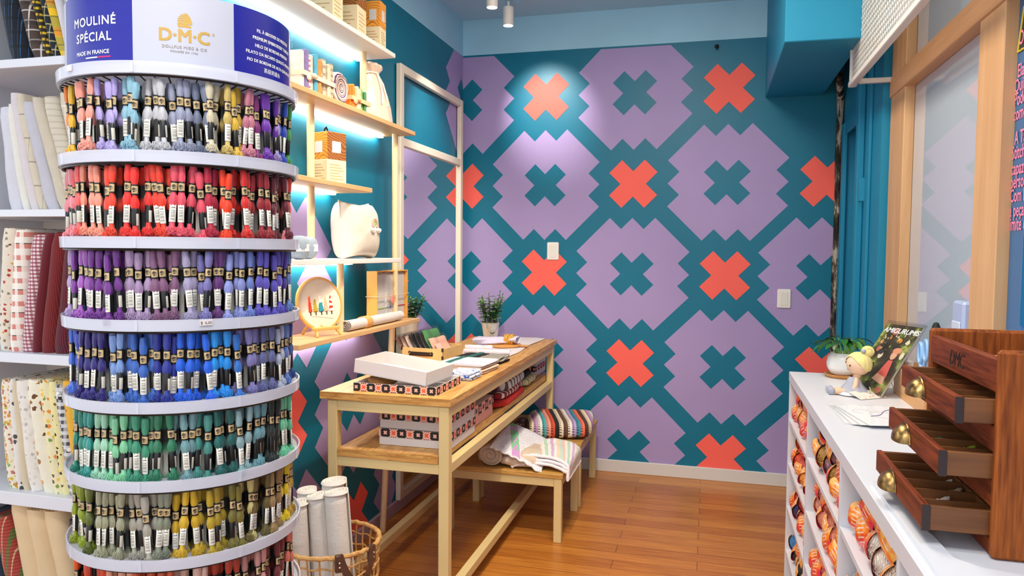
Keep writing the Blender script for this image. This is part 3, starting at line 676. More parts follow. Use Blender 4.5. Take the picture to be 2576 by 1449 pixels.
for (s_, ac, z, sz) in (('FIL À BRODER DE PRESTIGE', 2, 1.9675, .0103), ('PREMIUM EMBROIDERY THREAD', 2, 1.9505, .0103), ('HILO DE BORDAR PREMIUM', 1, 1.9335, .0103), ('FILATO DA RICAMO QUALITÀ PREMIUM', 1, 1.9165, .0098), ('FIO DE BORDAR DE ALTA QUALIDADE', 1, 1.899, .0098), ('高級刺繍糸', -1, 1.8815, .0125), ('WWW.DMC.COM', -18, 1.8535, .0078), ('#DMCTHREADS', 16.5, 1.857, .006)):
    m.text(s_, sz, cyl_fn(ac, z), 0, 'CENTER', .018 if s_[0] < '~' else 0, 1.06)
m.build('white_lettering', WHITEI, BL2)
m = MB(); arc(m, -93.4, -85.5, RS + .0005, 1.8762, 1.8788, 0, 8); m.build('pink_bar', mat('sign_pink', 'e2246c', .5), BL1)
m = MB(); m.text('D·M·C', .0375, cyl_fn(-50.6, 1.9135), 0, 'CENTER', .026, 1.0); m.text('®', .008, cyl_fn(-37.2, 1.934), 0, 'CENTER')
horse = [(-.013,0),(.013,0),(.0128,.004),(.009,.0055),(.0035,.0075),(.006,.0085),(.0115,.0066),(.0148,.0075),(.0152,.011),(.0135,.0155),(.0118,.021),(.0085,.0262),(.0062,.0285),(.0045,.0318),(.003,.0288),(.0005,.0318),(-.0005,.0285),(-.0045,.0292),(-.0045,.0268),(-.009,.0265),(-.0085,.0242),(-.0122,.0228),(-.011,.0205),(-.0143,.0178),(-.0125,.016),(-.0148,.0125),(-.0128,.011),(-.0146,.0065)]
m.flat(horse, lambda u, v, l: cyl_fn(-50.4, 1.9435)(u, v, 0), 0, 0); m.build('gold_lettering', GOLD, sg)
m = MB()
for q, (u0, u1) in enumerate(((-.012, -.004), (-.0125, -.003), (-.0115, -.002), (-.0095, -.0015))):
    zz = .0085 + q * .0048; m.flat([(u0, zz), (u1, zz + .0022), (u1, zz + .0028), (u0, zz + .0007)], lambda u, v, l: rpt(-50.4 * D2 + u / (RS + .0009), RS + .0009, 1.9435 + v), 0, 0)
m.build('mane_lines', SIGNW, sg)
m = MB(); m.text('DOLLFUS MIEG & CIE', .0083, cyl_fn(-50.6, 1.8985), 0, 'CENTER', .012, 1.16); m.text('FONDÉE EN 1746', .0062, cyl_fn(-50.8, 1.8895), 0, 'CENTER', .012, 1.16); m.build('grey_lettering', GREYI, sg)
# ------------------------------------------------------------------ skeins
t = NT('skein_thread'); oi = t.n('ShaderNodeObjectInfo'); co = t.obj((1, 1, .08)); n = t.noise(co, 900, 2)
dk = t.n('ShaderNodeMix', data_type='RGBA', blend_type='MULTIPLY'); t.set(dk, 0, 1.0); t.set(dk, 6, oi.outputs['Color']); t.L.new(t.ramp(n, [(.3, (.72, .72, .72, 1)), (.7, (1, 1, 1, 1))]), dk.inputs[7])
t.col(dk.outputs[2]); t.p(rough=.45, sheen=.2); t.bump(n, .25, .001); THREAD = t.m
t = NT('gold_black_band'); co = t.obj(); x, y, z = t.sep(co)
zb = t.math('DIVIDE', t.math('ADD', z, .0583), .0222)
edge = t.math('ADD', t.math('LESS_THAN', zb, .14), t.math('GREATER_THAN', zb, .86))
v = t.math('SQRT', t.math('ADD', t.math('POWER', t.math('MULTIPLY', y, 1.0), 2.0), t.math('POWER', t.math('MULTIPLY', t.math('ADD', z, .0472), .75), 2.0)))
nn = t.noise(co, 520, 1)
bl = t.math('MULTIPLY', t.math('LESS_THAN', v, .0042), t.math('LESS_THAN', nn, .56))
side = t.math('LESS_THAN', x, .0015)
f = t.math('MAXIMUM', edge, t.math('MAXIMUM', bl, side)); t.col(t.mix(f, hx('c2a97c'), hx('100f0f'))); t.p(rough=.35); BAND = t.m
def barcode(name, dark):
    t = NT(name); co = t.obj(); x, y, z = t.sep(co)
    if dark:
        t.col(t.mix(t.math('GREATER_THAN', z, -.098), t.mix(t.math('GREATER_THAN', y, .0035), hx('121212'), hx('cfcabc')), hx('121212')))
    else:
        zz = t.math('MULTIPLY', z, 1.0); n = t.noise(t.obj((.01, .01, 1)), 900, 1)
        bars = t.math('MULTIPLY', t.math('GREATER_THAN', n, .52), t.math('MULTIPLY', t.math('LESS_THAN', t.math('ABSOLUTE', t.math('SUBTRACT', y, .0005)), .0042), t.math('LESS_THAN', t.math('ABSOLUTE', t.math('ADD', z, .1045)), .0155)))
        t.col(t.mix(bars, t.mix(t.math('LESS_THAN', x, .002), hx('e9e6da'), hx('1a1a1a')), hx('26241f')))
    t.p(rough=.4); return t.m
BARW, BARD = barcode('barcode_label', False), barcode('black_label', True)
PR = [(0, .0062), (-.004, .0074), (-.014, .008), (-.028, .0078), (-.038, .0057), (-.062, .0055), (-.067, .0074), (-.074, .0087), (-.081, .0084), (-.087, .0066), (-.091, .0055), (-.131, .0054), (-.1345, .0074), (-.141, .0105), (-.148, .0118), (-.1515, .0105)]
def skein(m, n=14, loops=True, seed=0, rings=PR, thin=1.0):
    rd = random.Random(seed); ph = rd.random() * 6
    def ring(r, z):
        out = []
        for k in range(n):
            a = 2 * PI * k / n; q = r * thin * (1 + (.1 if k % 2 else -.08)) ; out.append((q * math.cos(a) * .8, q * math.sin(a) * (1 + .12 * math.sin(z * 60 + ph)), z + (.002 * math.sin(k * 2.3 + ph) if z < -.14 else 0)))
        return out
    R = [ring(r, z) for z, r in rings]
    vs = [p for q in R for p in q] + [(0, 0, .0015), (0, 0, -.149)]; N = len(R); fs = []
    for i in range(N - 1):
        for k in range(n): fs.append([i*n+k, i*n+(k+1) % n, (i+1)*n+(k+1) % n, (i+1)*n+k])
    for k in range(n): fs.append([k, (k+1) % n, N*n]); fs.append([(N-1)*n+k, (N-1)*n+(k+1) % n, N*n+1])
    m.add(vs, fs, 0, True)
    if loops:
        for q in range(7):
            a = (q / 7 - .5) * 2.6 + rd.uniform(-.1, .1); w = .0032 + .0016 * rd.random(); L = rd.uniform(.009, .016); rr = .0085
            c = Vector((rr * math.cos(a) * .9, rr * math.sin(a) * 1.15, -.134)); tdir = Vector((-math.sin(a), math.cos(a), 0)); o = Vector((math.cos(a), math.sin(a), 0))
            m.tube([c - tdir * w * .4, c - tdir * w + o * .002 - Vector((0, 0, L * .6)), c - tdir * w * .5 + o * .0025 - Vector((0, 0, L)), c + tdir * w * .5 + o * .0025 - Vector((0, 0, L)), c + tdir * w + o * .002 - Vector((0, 0, L * .6)), c + tdir * w * .4], .0009, 4)
    return m
PR = [(z * .94, r) for z, r in PR]
protos = []
for q in range(5):
    r = bpy.data.objects.new('embroidery_skein', None); COL.objects.link(r); ORG[r] = Vector((0, 0, 0)); r.empty_display_size = .01
    r['category'] = 'skein'; r['group'] = 'skeins on the thread rack'
    m = MB(); skein(m, 14, True, q); m.build('thread', THREAD, r, True, 75)
    m = MB(); m.lathe([(.0062, -.0583), (.0064, -.0573), (.0064, -.0362), (.0062, -.0357)], 16, M=Matrix.Diagonal((.86, 1.1, 1, 1))); m.build('gold_band', BAND, r, True)
    m = MB(); m.lathe([(.006, -.1235), (.0063, -.123), (.0063, -.086), (.006, -.0855)], 16, M=Matrix.Diagonal((.86, 1.15, 1, 1))); m.build('barcode_band', BARD if q in (1, 4) else BARW, r, True)
    protos.append(r)
TIERS = [
 [('orange','f5820a',3),('deep teal','0a6496',1),('golden yellow','e6b41e',2),('pale grey','c9c6cc',1),('peach','f9a08c',4),('lavender','b4a5e1',4),('pale aqua','8cbed2',3),('silver grey','c3c3c8',3),('blue-grey','969bb4',3),('slate','6e7891',2),('cream','d2c8aa',2),('khaki','c3aa5a',1),('mustard','d2aa28',2),('rose pink','c8788c',2),('magenta','8c2878',1),('violet','6e28aa',4),('lilac','a08cc8',1),('royal blue','1e46b4',2),('sky blue','3c8cd7',1),('leaf green','50aa50',2),('dark green','0f6e4b',1),('maroon','6e1e28',1)],
 [('salmon pink','f08c96',5),('coral','f06464',3),('light peach','fa9b82',4),('orange-red','f03c14',3),('scarlet','f0281e',4),('flame red','e6320f',3),('rose','e65064',4),('crimson','be143c',2),('bright orange-red','f53c0a',2),('red','dc1e14',3),('dark red','a01423',4),('burgundy','640f23',4),('soft pink','f58791',2),('coral red','f04632',2),('pale pink','e6afbe',2)],
 [('light lavender','b08ce0',2),('pale lilac','b99fd0',2),('purple','7d329b',3),('orchid','a55abe',3),('deep purple','6e1e8c',5),('dusty mauve','a88cb4',4),('plum grey','86587d',4),('pale grey-violet','a9a0c3',2),('blue-violet','7d78b9',2),('dark plum','5f2d73',2),('periwinkle','8c96d7',3),('cornflower','6e82cd',2),('violet blue','5a50be',5),('indigo','4b32a5',3),('steel blue','6487c8',3),('navy blue','28288c',2)],
 [('cornflower blue','4b73d7',4),('royal blue','2846c8',3),('midnight blue','1e0f78',5),('powder blue','7396d2',3),('denim blue','3264be',4),('dark blue','1e2d96',3),('bright blue','1464e6',4),('azure','1496f0',3),('vivid blue','2878d2',1),('dusty violet','7d78b4',4),('grey-violet','5a5f96',2),('pale ice grey','b4bed7',4),('soft blue','6487d2',3),('navy','234b9b',3)],
 [('olive','6e7846',1),('pale lime','d7e18c',1),('lime','c8d732',1),('teal','14826e',3),('turquoise','1e968c',3),('pale mint','a0d7b9',3),('mint','82d2a0',3),('sea green','3c9b78',3),('green','2d825f',3),('grey-aqua','6e9ba0',3),('aqua','46968c',2),('dark teal','14645f',3),('light grey-blue','8cafb4',3),('dusty aqua','6ea5af',3),('near black green','14231e',3),('spring green','78d7aa',4),('emerald','32aa82',2),('bottle green','0f6e4b',2)],
 [('bright yellow','e1c80a',2),('chartreuse','96a514',3),('moss green','788c14',3),('dark olive','5a6414',2),('sage grey','a0a082',5),('pale stone','aaa596',4),('grey-green','878c78',2),('golden','d2aa1e',3),('gold','bea01e',2),('old gold','a58c1e',2),('khaki green','7d7328',2),('straw','d7c882',2),('drab olive','6e5f28',3),('tan','a08250',4),('lemon','f0d21e',3),('ochre','d2aa3c',2),('amber','b48c28',2)],
 [('orange','e65a14',4),('rust','d23c14',4),('light peach','e6a082',3),('terracotta','c85028',4),('blush','dcb4a5',3),('brick red','b43c28',3),('dusty pink','d29691',3),('maroon','78282d',4),('salmon','f0826e',4)]]
ORD = ['first','second','third','fourth','fifth','sixth','seventh','eighth','ninth','tenth','eleventh','twelfth','thirteenth','fourteenth','fifteenth','sixteenth','seventeenth','eighteenth','nineteenth','twentieth']
TN = ['top', 'second', 'third', 'fourth', 'fifth', 'sixth', 'lowest']
rd = random.Random(3); placed = 0; used = set()
for k, tier in enumerate(TIERS):
    seq = [(nm, c) for nm, c, q in tier for _ in range(q)]; N = len(seq); a0, a1 = -51 - 88, -51 + 87
    cnt = {}
    for i, (nm, c) in enumerate(seq):
        fr = (i + .5) / N; a = a0 + (a1 - a0) * fr + .8 * math.sin(i * 2.1 + k) + rd.uniform(-.5, .5)
        near = 1 if i % 3 else 0
        rad = .233 + .012 * near + rd.uniform(-.004, .004)
        z = RZ[k] - .0165 - rd.uniform(0, .006) - (.008 if i % 4 == 1 else 0)
        cnt[nm] = cnt.get(nm, 0) + 1; tot = sum(q for n_, _, q in tier if n_ == nm)
        W5 = ['', 'one', 'two', 'three', 'four', 'five'][tot]
        lab = (ORD[cnt[nm] - 1] + ' of ' + W5 + ' ' + nm + ' skeins from the shelving side, ' + TN[k] + ' tier of thread rack') if tot > 1 else ('the only ' + nm + ' skein on the ' + TN[k] + ' tier of the thread rack')
        cc = hx(c); j = 1 + rd.uniform(-.09, .06); cc = (min(1, cc[0] * j), min(1, cc[1] * j), min(1, cc[2] * j), 1)
        pr = rd.randrange(5) if k else rd.choice((0, 1, 2, 4, 3))
        rot = (rd.uniform(-.08, .08), rd.uniform(-.05, .06), a * D2 + rd.uniform(-.25, .25)); loc = rpt(a * D2, rad, z)
        if pr not in used:
            used.add(pr); r = protos[pr]; r.location = loc; r.rotation_euler = rot; r['label'] = lab
            for ch in r.children: ch.color = cc
        else: dup(protos[pr], loc, rot, lab, cc)
        placed += 1
# rows of skeins behind the front ones and round the back
m = MB(); m.c = []
LOW = [(0, .006), (-.012, .0088), (-.032, .0085), (-.04, .0056), (-.064, .0056), (-.08, .0092), (-.098, .0056), (-.132, .0056), (-.146, .011), (-.15, .009)]
def lowskein(a, r, z, c):
    k0 = len(m.v); M_ = T(*rpt(a, r, z), a)
    skein(m, 6, False, 0, LOW); wl = rd.random() < .35
    for i in range(k0, len(m.v)):
        v = m.v[i]; zz = v.z; m.v[i] = M_ @ v
        lab = (-.066 < zz < -.036) or (-.134 < zz < -.096)
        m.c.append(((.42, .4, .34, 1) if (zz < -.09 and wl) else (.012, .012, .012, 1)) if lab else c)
for k, tier in enumerate(TIERS):
    seq = [c for nm, c, q in tier for _ in range(q)]
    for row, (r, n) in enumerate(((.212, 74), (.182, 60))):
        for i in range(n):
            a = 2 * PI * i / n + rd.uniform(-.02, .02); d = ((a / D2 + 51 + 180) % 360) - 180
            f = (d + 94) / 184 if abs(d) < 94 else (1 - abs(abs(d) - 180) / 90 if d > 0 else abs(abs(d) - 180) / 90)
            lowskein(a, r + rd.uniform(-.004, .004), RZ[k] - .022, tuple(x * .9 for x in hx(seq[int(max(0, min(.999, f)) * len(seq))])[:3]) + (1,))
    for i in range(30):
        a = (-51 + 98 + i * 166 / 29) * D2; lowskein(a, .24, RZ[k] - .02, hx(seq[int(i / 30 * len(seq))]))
t = NT('skein_rows'); at = t.n('ShaderNodeAttribute', attribute_name='Col'); t.col(at.outputs['Color']); t.p(rough=.6)
tag(m.build('embroidery_skein', t.m), 'packed rows of further skeins deeper inside the thread rack', 'skein', 'skeins on the thread rack', 'stuff')
# ================================================================== fabric shelving
unit = thing('fabric_shelving', 'tall white open shelving packed with folded fabrics behind the thread rack', 'shelving unit', (-.6, -2.6, 0))
FX0, FX1, FY0, FY1 = -1.075, -.115, -2.8, -2.38
m = MB(); m.box(FX0, FX0 + .02, FY0, FY1, 0, 2.75, 0, .001); m.build('side_panel', WHITE, unit)
m = MB(); m.box(FX1 - .02, FX1, FY0, FY1, 0, 2.75, 0, .001); m.build('side_panel', WHITE, unit)
m = MB(); m.box(FX0, FX1, FY1, FY1 + .012, 0, 2.75); m.build('back_panel', mat('shelving_back', 'd8d0c6', .7), unit)
FZ = (.05, .527, 1.052, 1.578, 2.103, 2.7)
FT = (.05, .048, .036, .026, .03, .03)
for z, th in zip(FZ, FT):
    m = MB(); m.box(FX0 + .02, FX1 - .02, FY0, FY1, z, z + th, 0, .0015); m.build('shelf_board', WHITE, unit)
def bolt(xb, xt, w, z0, h, mt, label, kind='folded_fabric', y=-2.775, d=.33, top=None, grp='folded fabrics on the shelving'):
    """one length of cloth folded on a flat board, rounded fold towards the room"""
    n = 9; sec = [( -w/2, d)] + [(-w/2 + (0 if i else 0), 0 + w*.35) for i in range(1)]
    pts = []
    for i in range(n):
        a = PI + PI * i / (n - 1); pts.append((w/2 * math.cos(a), w*.45 + w*.45 * math.sin(a)))
    pts = [(-w/2, d)] + pts + [(w/2, d)]; N = len(pts); R = 10; vs = []; fs = []; sd = (xb * 13.7 + z0) % 7
    for j in range(R + 1):
        f = j / R; x = xb + (xt - xb) * f; tap = 1 if 0 < j < R else .9
        for (a, b) in pts:
            q = noise.noise(Vector((a * 20 + sd, f * 4, b * 8))) * .004
            vs.append((x + a * tap * (1 + .05 * math.sin(f * 9 + sd)), y + b + q + (.006 if tap < 1 else 0), z0 + h * f + q))
    for j in range(R):
        for k in range(N): fs.append([j*N+k, j*N+(k+1) % N, (j+1)*N+(k+1) % N, (j+1)*N+k])
    m = MB(); m.add(vs, fs, 0, True); m.add(vs[:N], [list(range(N))]); m.add(vs[-N:], [list(range(N))])
    # layered fold lines on the top end
    for q in range(1, max(2, int(w / .014))):
        a = -w/2 + w * q / max(2, int(w / .014)); x = xt
        m.box(x + a - .0015, x + a + .0015, y + .02, y + d, z0 + h - .001, z0 + h + .0025, 0)
    return tag(m.build(kind, mt), label, 'fabric', grp)
bx = lambda u, z=.1: -.772 - (2.053 - z) * .0335 + .00179 * u
C = lambda *a, **k: fab(*a, **k)
Z = [z + t_ for z, t_ in zip(FZ, FT)]
# (u at foot, u at top(visible or extrapolated), width px, height m, material, label)
def row(z, lst):
    for (ub, ut, wp, h, mt, lab) in lst: bolt(bx(ub, z), bx(ut, z), wp * .00183, z, h, mt, lab)
row(Z[4], [
 (22, -30, 56, .5, C('navy_plaid', '0c1422', [('x', .03, .08, '2f6aa0', 0, .8), ('x', .03, .05, '2f6aa0', .3, .5), ('z', .05, .2, '05080e', 0, .6)]), 'navy plaid fabric with blue lines on the uppermost visible shelf'),
 (75, -10, 32, .5, C('brown_plaid', '4a3a33', [('z', .035, .14, 'cfc8c4', 0, .75), ('x', .045, .1, 'e6e0dc', .15, .8), ('z', .07, .3, '2f2420', .2, .5)]), 'brown plaid fabric with white lines beside the navy plaid'),
 (103, 25, 15, .48, C('yellow_black_plaid', '2a2a16', [('z', .022, .4, 'e2b62c', 0, .9), ('x', .014, .35, '14140c', 0, .8)]), 'narrow yellow and black plaid fabric beside the brown plaid'),
 (119, 50, 13, .48, C('dark_tartan', '1b2533', [('z', .03, .15, 'd8cc8c', 0, .6), ('x', .02, .12, 'd8cc8c', 0, .6)]), 'narrow dark tartan fabric with pale lines between two yellow plaids'),
 (138, 55, 18, .49, C('yellow_orange_plaid', 'b9a63c', [('z', .075, .35, 'f0c01c', 0, .9), ('z', .11, .28, 'd98a2c', .3, .8), ('z', .05, .08, '5a5a2c', .1, .7)]), 'mustard, yellow and orange plaid fabric on the uppermost visible shelf'),
 (152, 85, 15, .5, C('pale_grey_cloth', 'd6d4dc'), 'plain pale grey fabric beside the mustard plaid'),
 (172, 120, 24, .5, C('white_black_check', 'e2e2e4', [('z', .02, .22, '3a3a40', 0, .7), ('x', .02, .2, '3a3a40', 0, .7)]), 'white fabric with fine black check next to the sign drum'),
 (200, 160, 26, .5, C('cream_cloth_upper', 'd9d4cc'), 'cream fabric mostly hidden behind the sign drum')])
row(Z[3], [
 (15, -6, 34, .37, C('lavender_grey', 'd3d3de'), 'pale lavender-grey fabric at the outer end of the natural fabrics'),
 (42, 10, 18, .38, C('ivory_cloth', 'e3e0d8'), 'ivory fabric standing beside the pale lavender-grey one'),
 (64, 18, 22, .42, C('mauve_linen', 'd6ced2'), 'pale mauve linen fabric among the natural fabrics'),
 (84, 32, 18, .415, C('beige_grid', 'd3c8b4', [('z', .085, .06, '6e6254', 0, .6), ('x', .05, .05, '8a7c6a', 0, .4)]), 'beige fabric with thin dark grid lines among the natural fabrics'),
 (108, 50, 30, .385, C('cool_grey_linen', 'c0bfca'), 'cool grey linen fabric among the natural fabrics'),
 (140, 72, 26, .4, C('sand_linen', 'cdc2b0'), 'plain sand linen fabric behind the cool grey one'),
 (164, 104, 32, .4, C('ribbed_beige', 'd3cab9', [('z', .022, .25, 'b5aa98', 0, .7)]), 'beige fabric with fine ribs among the natural fabrics'),
 (202, 142, 34, .41, C('beige_windowpane', 'cfc6b6', [('z', .06, .1, 'e6dfd2', 0, .7), ('x', .04, .12, 'e6dfd2', 0, .7)]), 'beige windowpane fabric touching the thread rack'),
 (240, 185, 34, .4, C('cream_linen', 'd8d2c8'), 'cream linen fabric hidden mostly by the orange skeins')])
HEART = C('heart_print', 'e6dccb', (), [(49, 0.28, ['b23a34', '5a3a2c', 'd49a3c', '8f7f6a'])])
row(Z[2], [
 (-14, 4, 32, .45, HEART, 'cream fabric with small heart print at the end of the red fabrics'),
 (14, 36, 32, .445, C('red_white_check', 'f2ece2', [('z', .042, .42, 'c8452f', 0, .75), ('z', .084, .04, '1c1818', .3, .9), ('x', .026, .45, 'f4efe6', .1, .75), ('x', .09, .05, '1c1818', .42, .9)]), 'white fabric with red squares and thin black lines'),
 (44, 80, 30, .425, C('burgundy_gingham', 'f2e2e6', [('z', .0135, .5, '8c1d3a', 0, .75), ('x', .0135, .5, '8c1d3a', 0, .65)], bumpy=.1), 'burgundy and white gingham fabric'),
 (67, 108, 22, .43, C('plain_wine', '660e1e'), 'plain wine red fabric beside the gingham'),
 (94, 133, 34, .435, C('red_tweed', '76141f', [('z', .006, .5, '400a16', 0, .6), ('x', .006, .4, '9a3426', 0, .4)]), 'red tweed fabric with a fine orange weave'),
 (130, 167, 40, .42, C('burgundy_check', '4c0a1e', [('z', .008, .5, '2a0a18', 0, .7), ('x', .008, .45, '8c2a3c', 0, .5)]), 'dark burgundy fabric with a fine check'),
 (158, 196, 20, .4, C('orange_check', 'b0562a', [('d', .024, .4, '6a2a1a', 0, .7), ('e', .024, .4, '6a2a1a', 0, .6)]), 'rusty orange fabric with a diamond check'),
 (178, 214, 20, .4, C('red_tartan', '7d2a2e', [('z', .04, .12, 'd8c9b8', 0, .7), ('x', .03, .12, '2a2a4a', 0, .7)]), 'dull red tartan fabric behind the lilac skeins'),
 (205, 235, 26, .41, C('dark_red_cloth', '6b1c24'), 'dark red fabric deep behind the purple skeins')])
row(Z[1], [
 (10, -4, 30, .405, C('leaf_print', 'eee6d2', (), [(64, 0.43, ['c9b23a', 'b87a6a', '8fae6a', 'd9893a', 'a8605a'])]), 'cream fabric with many small coloured leaves at the outer end'),
 (30, 14, 17, .41, C('grey_leaf_print', 'e6e2dc', (), [(41, 0.35, ['4a4a4c', '6e6a66', '8c8884'])]), 'pale fabric with grey leaf print beside the coloured leaves'),
 (46, 22, 14, .405, C('plain_beige', 'd8c9ac'), 'narrow plain beige fabric among the animal prints'),
 (68, 36, 32, .405, C('faint_animal_print', 'ebe6de', (), [(45, 0.31, ['b9b4ac', 'cfc9bf', 'd8d2c8'])]), 'off-white fabric with faint grey animal outlines'),
 (100, 66, 36, .41, C('bear_print', 'efe9d4', (), [(32, 0.31, ['9a6a3c', 'e0a060', '6a4424', 'c88a4c'])]), 'cream fabric with brown bear and acorn print'),
 (126, 95, 26, .415, C('fox_leaf_print', 'eee6bc', (), [(45, 0.34, ['e08a3c', '7f9a4a', '6a5a3c', 'f0c050'])]), 'pale yellow fabric with orange blossom and green leaf print'),
 (146, 116, 20, .41, C('owl_print', 'ece2a6', (), [(49, 0.31, ['3a2a1c', '8a5a34', '2a241c'])]), 'pale yellow fabric with small brown owls'),
 (164, 134, 20, .4, C('chequer_fox', 'cfd2d6', [('z', .026, .5, '24262c', 0, .9), ('x', .02, .5, 'e0e2e6', 0, .5)], [(38, 0.28, ['e08a3c', '1c1c20', 'f0efe8'])]), 'black and white chequered fabric with orange foxes'),
 (186, 152, 28, .415, C('mustard_sketch', 'e8b23c', (), [(34, 0.17, ['8a5f1c', 'f3d27c'])]), 'mustard yellow fabric with sketched print'),
 (206, 172, 26, .415, C('pink_doll_print', 'f0507c', (), [(30, 0.28, ['f6d2b8', 'c02a5c', '2a2a40', 'f78aa8'])]), 'bright pink fabric with small figure print'),
 (232, 196, 28, .41, C('monochrome_print', 'e2e0e4', (), [(49, 0.35, ['26242a', '4a4850', '8e8c94'])]), 'white fabric with black drawn print beside the bright pink one')])
row(Z[0], [
 (28, -24, 40, .36, C('striped_woven', 'b5463c', [('x', .04, .24, '4f7a3a', 0, .85), ('x', .04, .08, 'e0d29a', .5, .7), ('z', .012, .3, '4a1f24', 0, .5)]), 'woven red fabric with green stripes on the lowest visible shelf'),
 (-22, -60, 30, .36, C('denim_cloth', '2f4356'), 'dark blue fabric on the lowest visible shelf')])
for (xb, xt, h, lab) in ((76, 26, .43, 'beige calico fabric beside the striped woven cloth'), (118, 66, .40, 'beige calico fabric in the middle of three alike'), (168, 112, .405, 'beige calico fabric nearest to the thread rack')):
    bolt(bx(xb), bx(xt), .09, Z[0], h, mat('calico', 'd9bf98', .9, .04, 12, .2, 200), lab, d=.3)
bolt(bx(218), bx(170), .06, Z[0], .38, C('dark_folded', '3a2c30'), 'dark fabric in the shade behind the green skeins')
# ================================================================== sales table
tb = thing('display_table', 'pine topped display table with a cream frame and lower shelf along the mirror', 'table', (.45, -1.22, 0))
TX0, TX1, TY0, TY1 = .168, .727, -2.24, -.212
m = MB(); m.box(TX0, TX1, TY0 + .004, TY1, .87, .9, 0, .002); m.box(TX0, TX1, TY0, TY0 + .004, .87, .9, 1); m.build('tabletop', [PINE, PINEX], tb)
lx = (.2, .677); L = .042
for x in lx:
    for y in (TY0 + .005, -.29):
        m = MB(); m.box(x, x + L, y, y + L, 0, .868, 0, .003); m.build('leg', CREAM, tb)
m = MB()
for y in (TY0 + .007, -.288): m.box(lx[0] + L, lx[1], y, y + L - .004, .825, .869, 0, .002)
for x in (lx[0] + .002, lx[1] + .002): m.box(x, x + L - .004, TY0 + .047, -.29, .825, .869, 0, .002)
m.build('apron', CREAM, tb)
m = MB()
for y in (TY0 + .007, -.288): m.box(lx[0] + L, lx[1], y, y + L - .004, .6, .64, 0, .002)
for x in (lx[0] + .002, lx[1] + .002): m.box(x, x + L - .004, TY0 + .047, -.29, .6, .64, 0, .002)
m.build('shelf_rail', CREAM, tb)
m = MB(); m.box(lx[0] + .044, lx[1] - .002, TY0 + .008, -.25, .6405, .674, 0, .002); m.box(lx[0] + .044, lx[1] - .002, TY0 + .004, TY0 + .008, .6405, .674, 1); m.build('lower_shelf', [PINE, PINEX], tb)
for x in (lx[0] + .002, lx[1] + .002):
    m = MB(); m.box(x, x + .038, TY0 + .047, -.29, .075, .115, 0, .002); m.build('stretcher', CREAM, tb)
# ------------------------------------------------------------------ printed boxes
BP = [CARD, PINKP, BLACKP, ORANGEP]
def band(m, o, u, w, z0, h, n_out, lift=.0006, phase=0, mats=(1, 2, 3, 1), pitch=None):
    """mural-like strip round a box face: o origin (x,y), u unit direction, n_out outward normal"""
    o, u, n_out = Vector((*o, 0)), Vector((*u, 0)), Vector((*n_out, 0))
    fn = lambda a, b, l: o + u * a + n_out * (lift + l) + Vector((0, 0, b))
    m.flat([(0, z0), (w, z0), (w, z0 + h), (0, z0 + h)], fn, mats[0], 0)
    p = pitch or h * 1.06; nn = p / 8; items = []
    for i in range(-1, int(w / p) + 2):
        for j in (-1, 0, 1): items.append((phase + i * p, z0 + h / 2 + j * p, 'o' if (i + j) % 2 == 0 else 'x'))
    m.mural(fn, (0, w, z0, z0 + h), items, nn, mats[1], mats[2], mats[3], .0003)
def pbox(x0, x1, y0, y1, z0, zb, z1, label, bandh, name='patterned_box', sides=True, lidh=None, base=CARD, mats=(1, 2, 3, 1), grp='patterned gift boxes under the table'):
    r = thing(name, label, 'box', ((x0 + x1) / 2, (y0 + y1) / 2, z0), grp)
    m = MB(); m.box(x0, x1, y0, y1, z0, z1 - .004, 0, .001); m.build('base', base, r)
    m = MB(); e = .002; m.box(x0 - e, x1 + e, y0 - e, y1 + e, z1 - bandh, z1, 0, .0008)
    band(m, (x0 - e, y0 - e), (1, 0), x1 - x0 + 2*e, z1 - bandh, bandh, (0, -1), phase=.03, mats=mats); band(m, (x1 + e, y0 - e), (0, 1), y1 - y0 + 2*e, z1 - bandh, bandh, (1, 0), phase=.02, mats=mats)
    m.build('lid', BP, r); return r
ZS = .675
pbox(.383, .69, -2.14, -1.82, ZS, 0, ZS + .068, 'white box with patterned band at the bottom of the stack under the near table end', .034)
pbox(.386, .69, -2.14, -1.82, ZS + .07, 0, ZS + .136, 'white box with patterned band on top of the stack under the near table end', .031)
pbox(.42, .664, -1.74, -1.455, ZS, 0, ZS + .092, 'pink and black box with ring pattern beside the stacked white boxes', .05, base=mat('pink_box_base', 'f3b0a2', .6), mats=(2, 1, 1, 2))
pbox(.3, .622, -.37, -.07, ZS, 0, ZS + .066, 'lower white patterned box at the far end of the lower shelf', .034)
pbox(.3, .624, -.365, -.075, ZS + .068, 0, ZS + .132, 'upper white patterned box at the far end of the lower shelf', .034)
# patterned base with a tilted white tray on it
r = thing('patterned_tray', 'black, pink and orange patterned box base at the near end of the table', 'box', (.47, -2.05, .9))
m = MB(); x0, x1, y0, y1, z0, z1 = .293, .652, -2.19, -1.91, .9005, .934
m.box(x0, x1, y0, y1, z0, z0 + .003); m.box(x0, x1, y0, y0 + .003, z0, z1); m.box(x0, x1, y1 - .003, y1, z0, z1); m.box(x0, x0 + .003, y0, y1, z0, z1); m.box(x1 - .003, x1, y0, y1, z0, z1)
band(m, (x0, y0), (1, 0), x1 - x0, z0, z1 - z0, (0, -1), phase=.012, pitch=.0325); band(m, (x1, y0), (0, 1), y1 - y0, z0, z1 - z0, (1, 0), phase=.02, pitch=.0325); m.build('base', BP, r)
r = thing('jute_ball', 'rough brown twine ball under the tilted white tray', 'twine', (.36, -2.06, .905))
m = MB(); m.ball((.37, -2.07, .932), .06, .075, .028, 24, 14, wob=.08); m.build('twine', yarn_mat('jute_yarn', '9a6a34'), r)
r = thing('white_tray', 'empty-looking white cardboard tray tilted on top of the patterned box base', 'box lid', (.45, -2.06, .94))
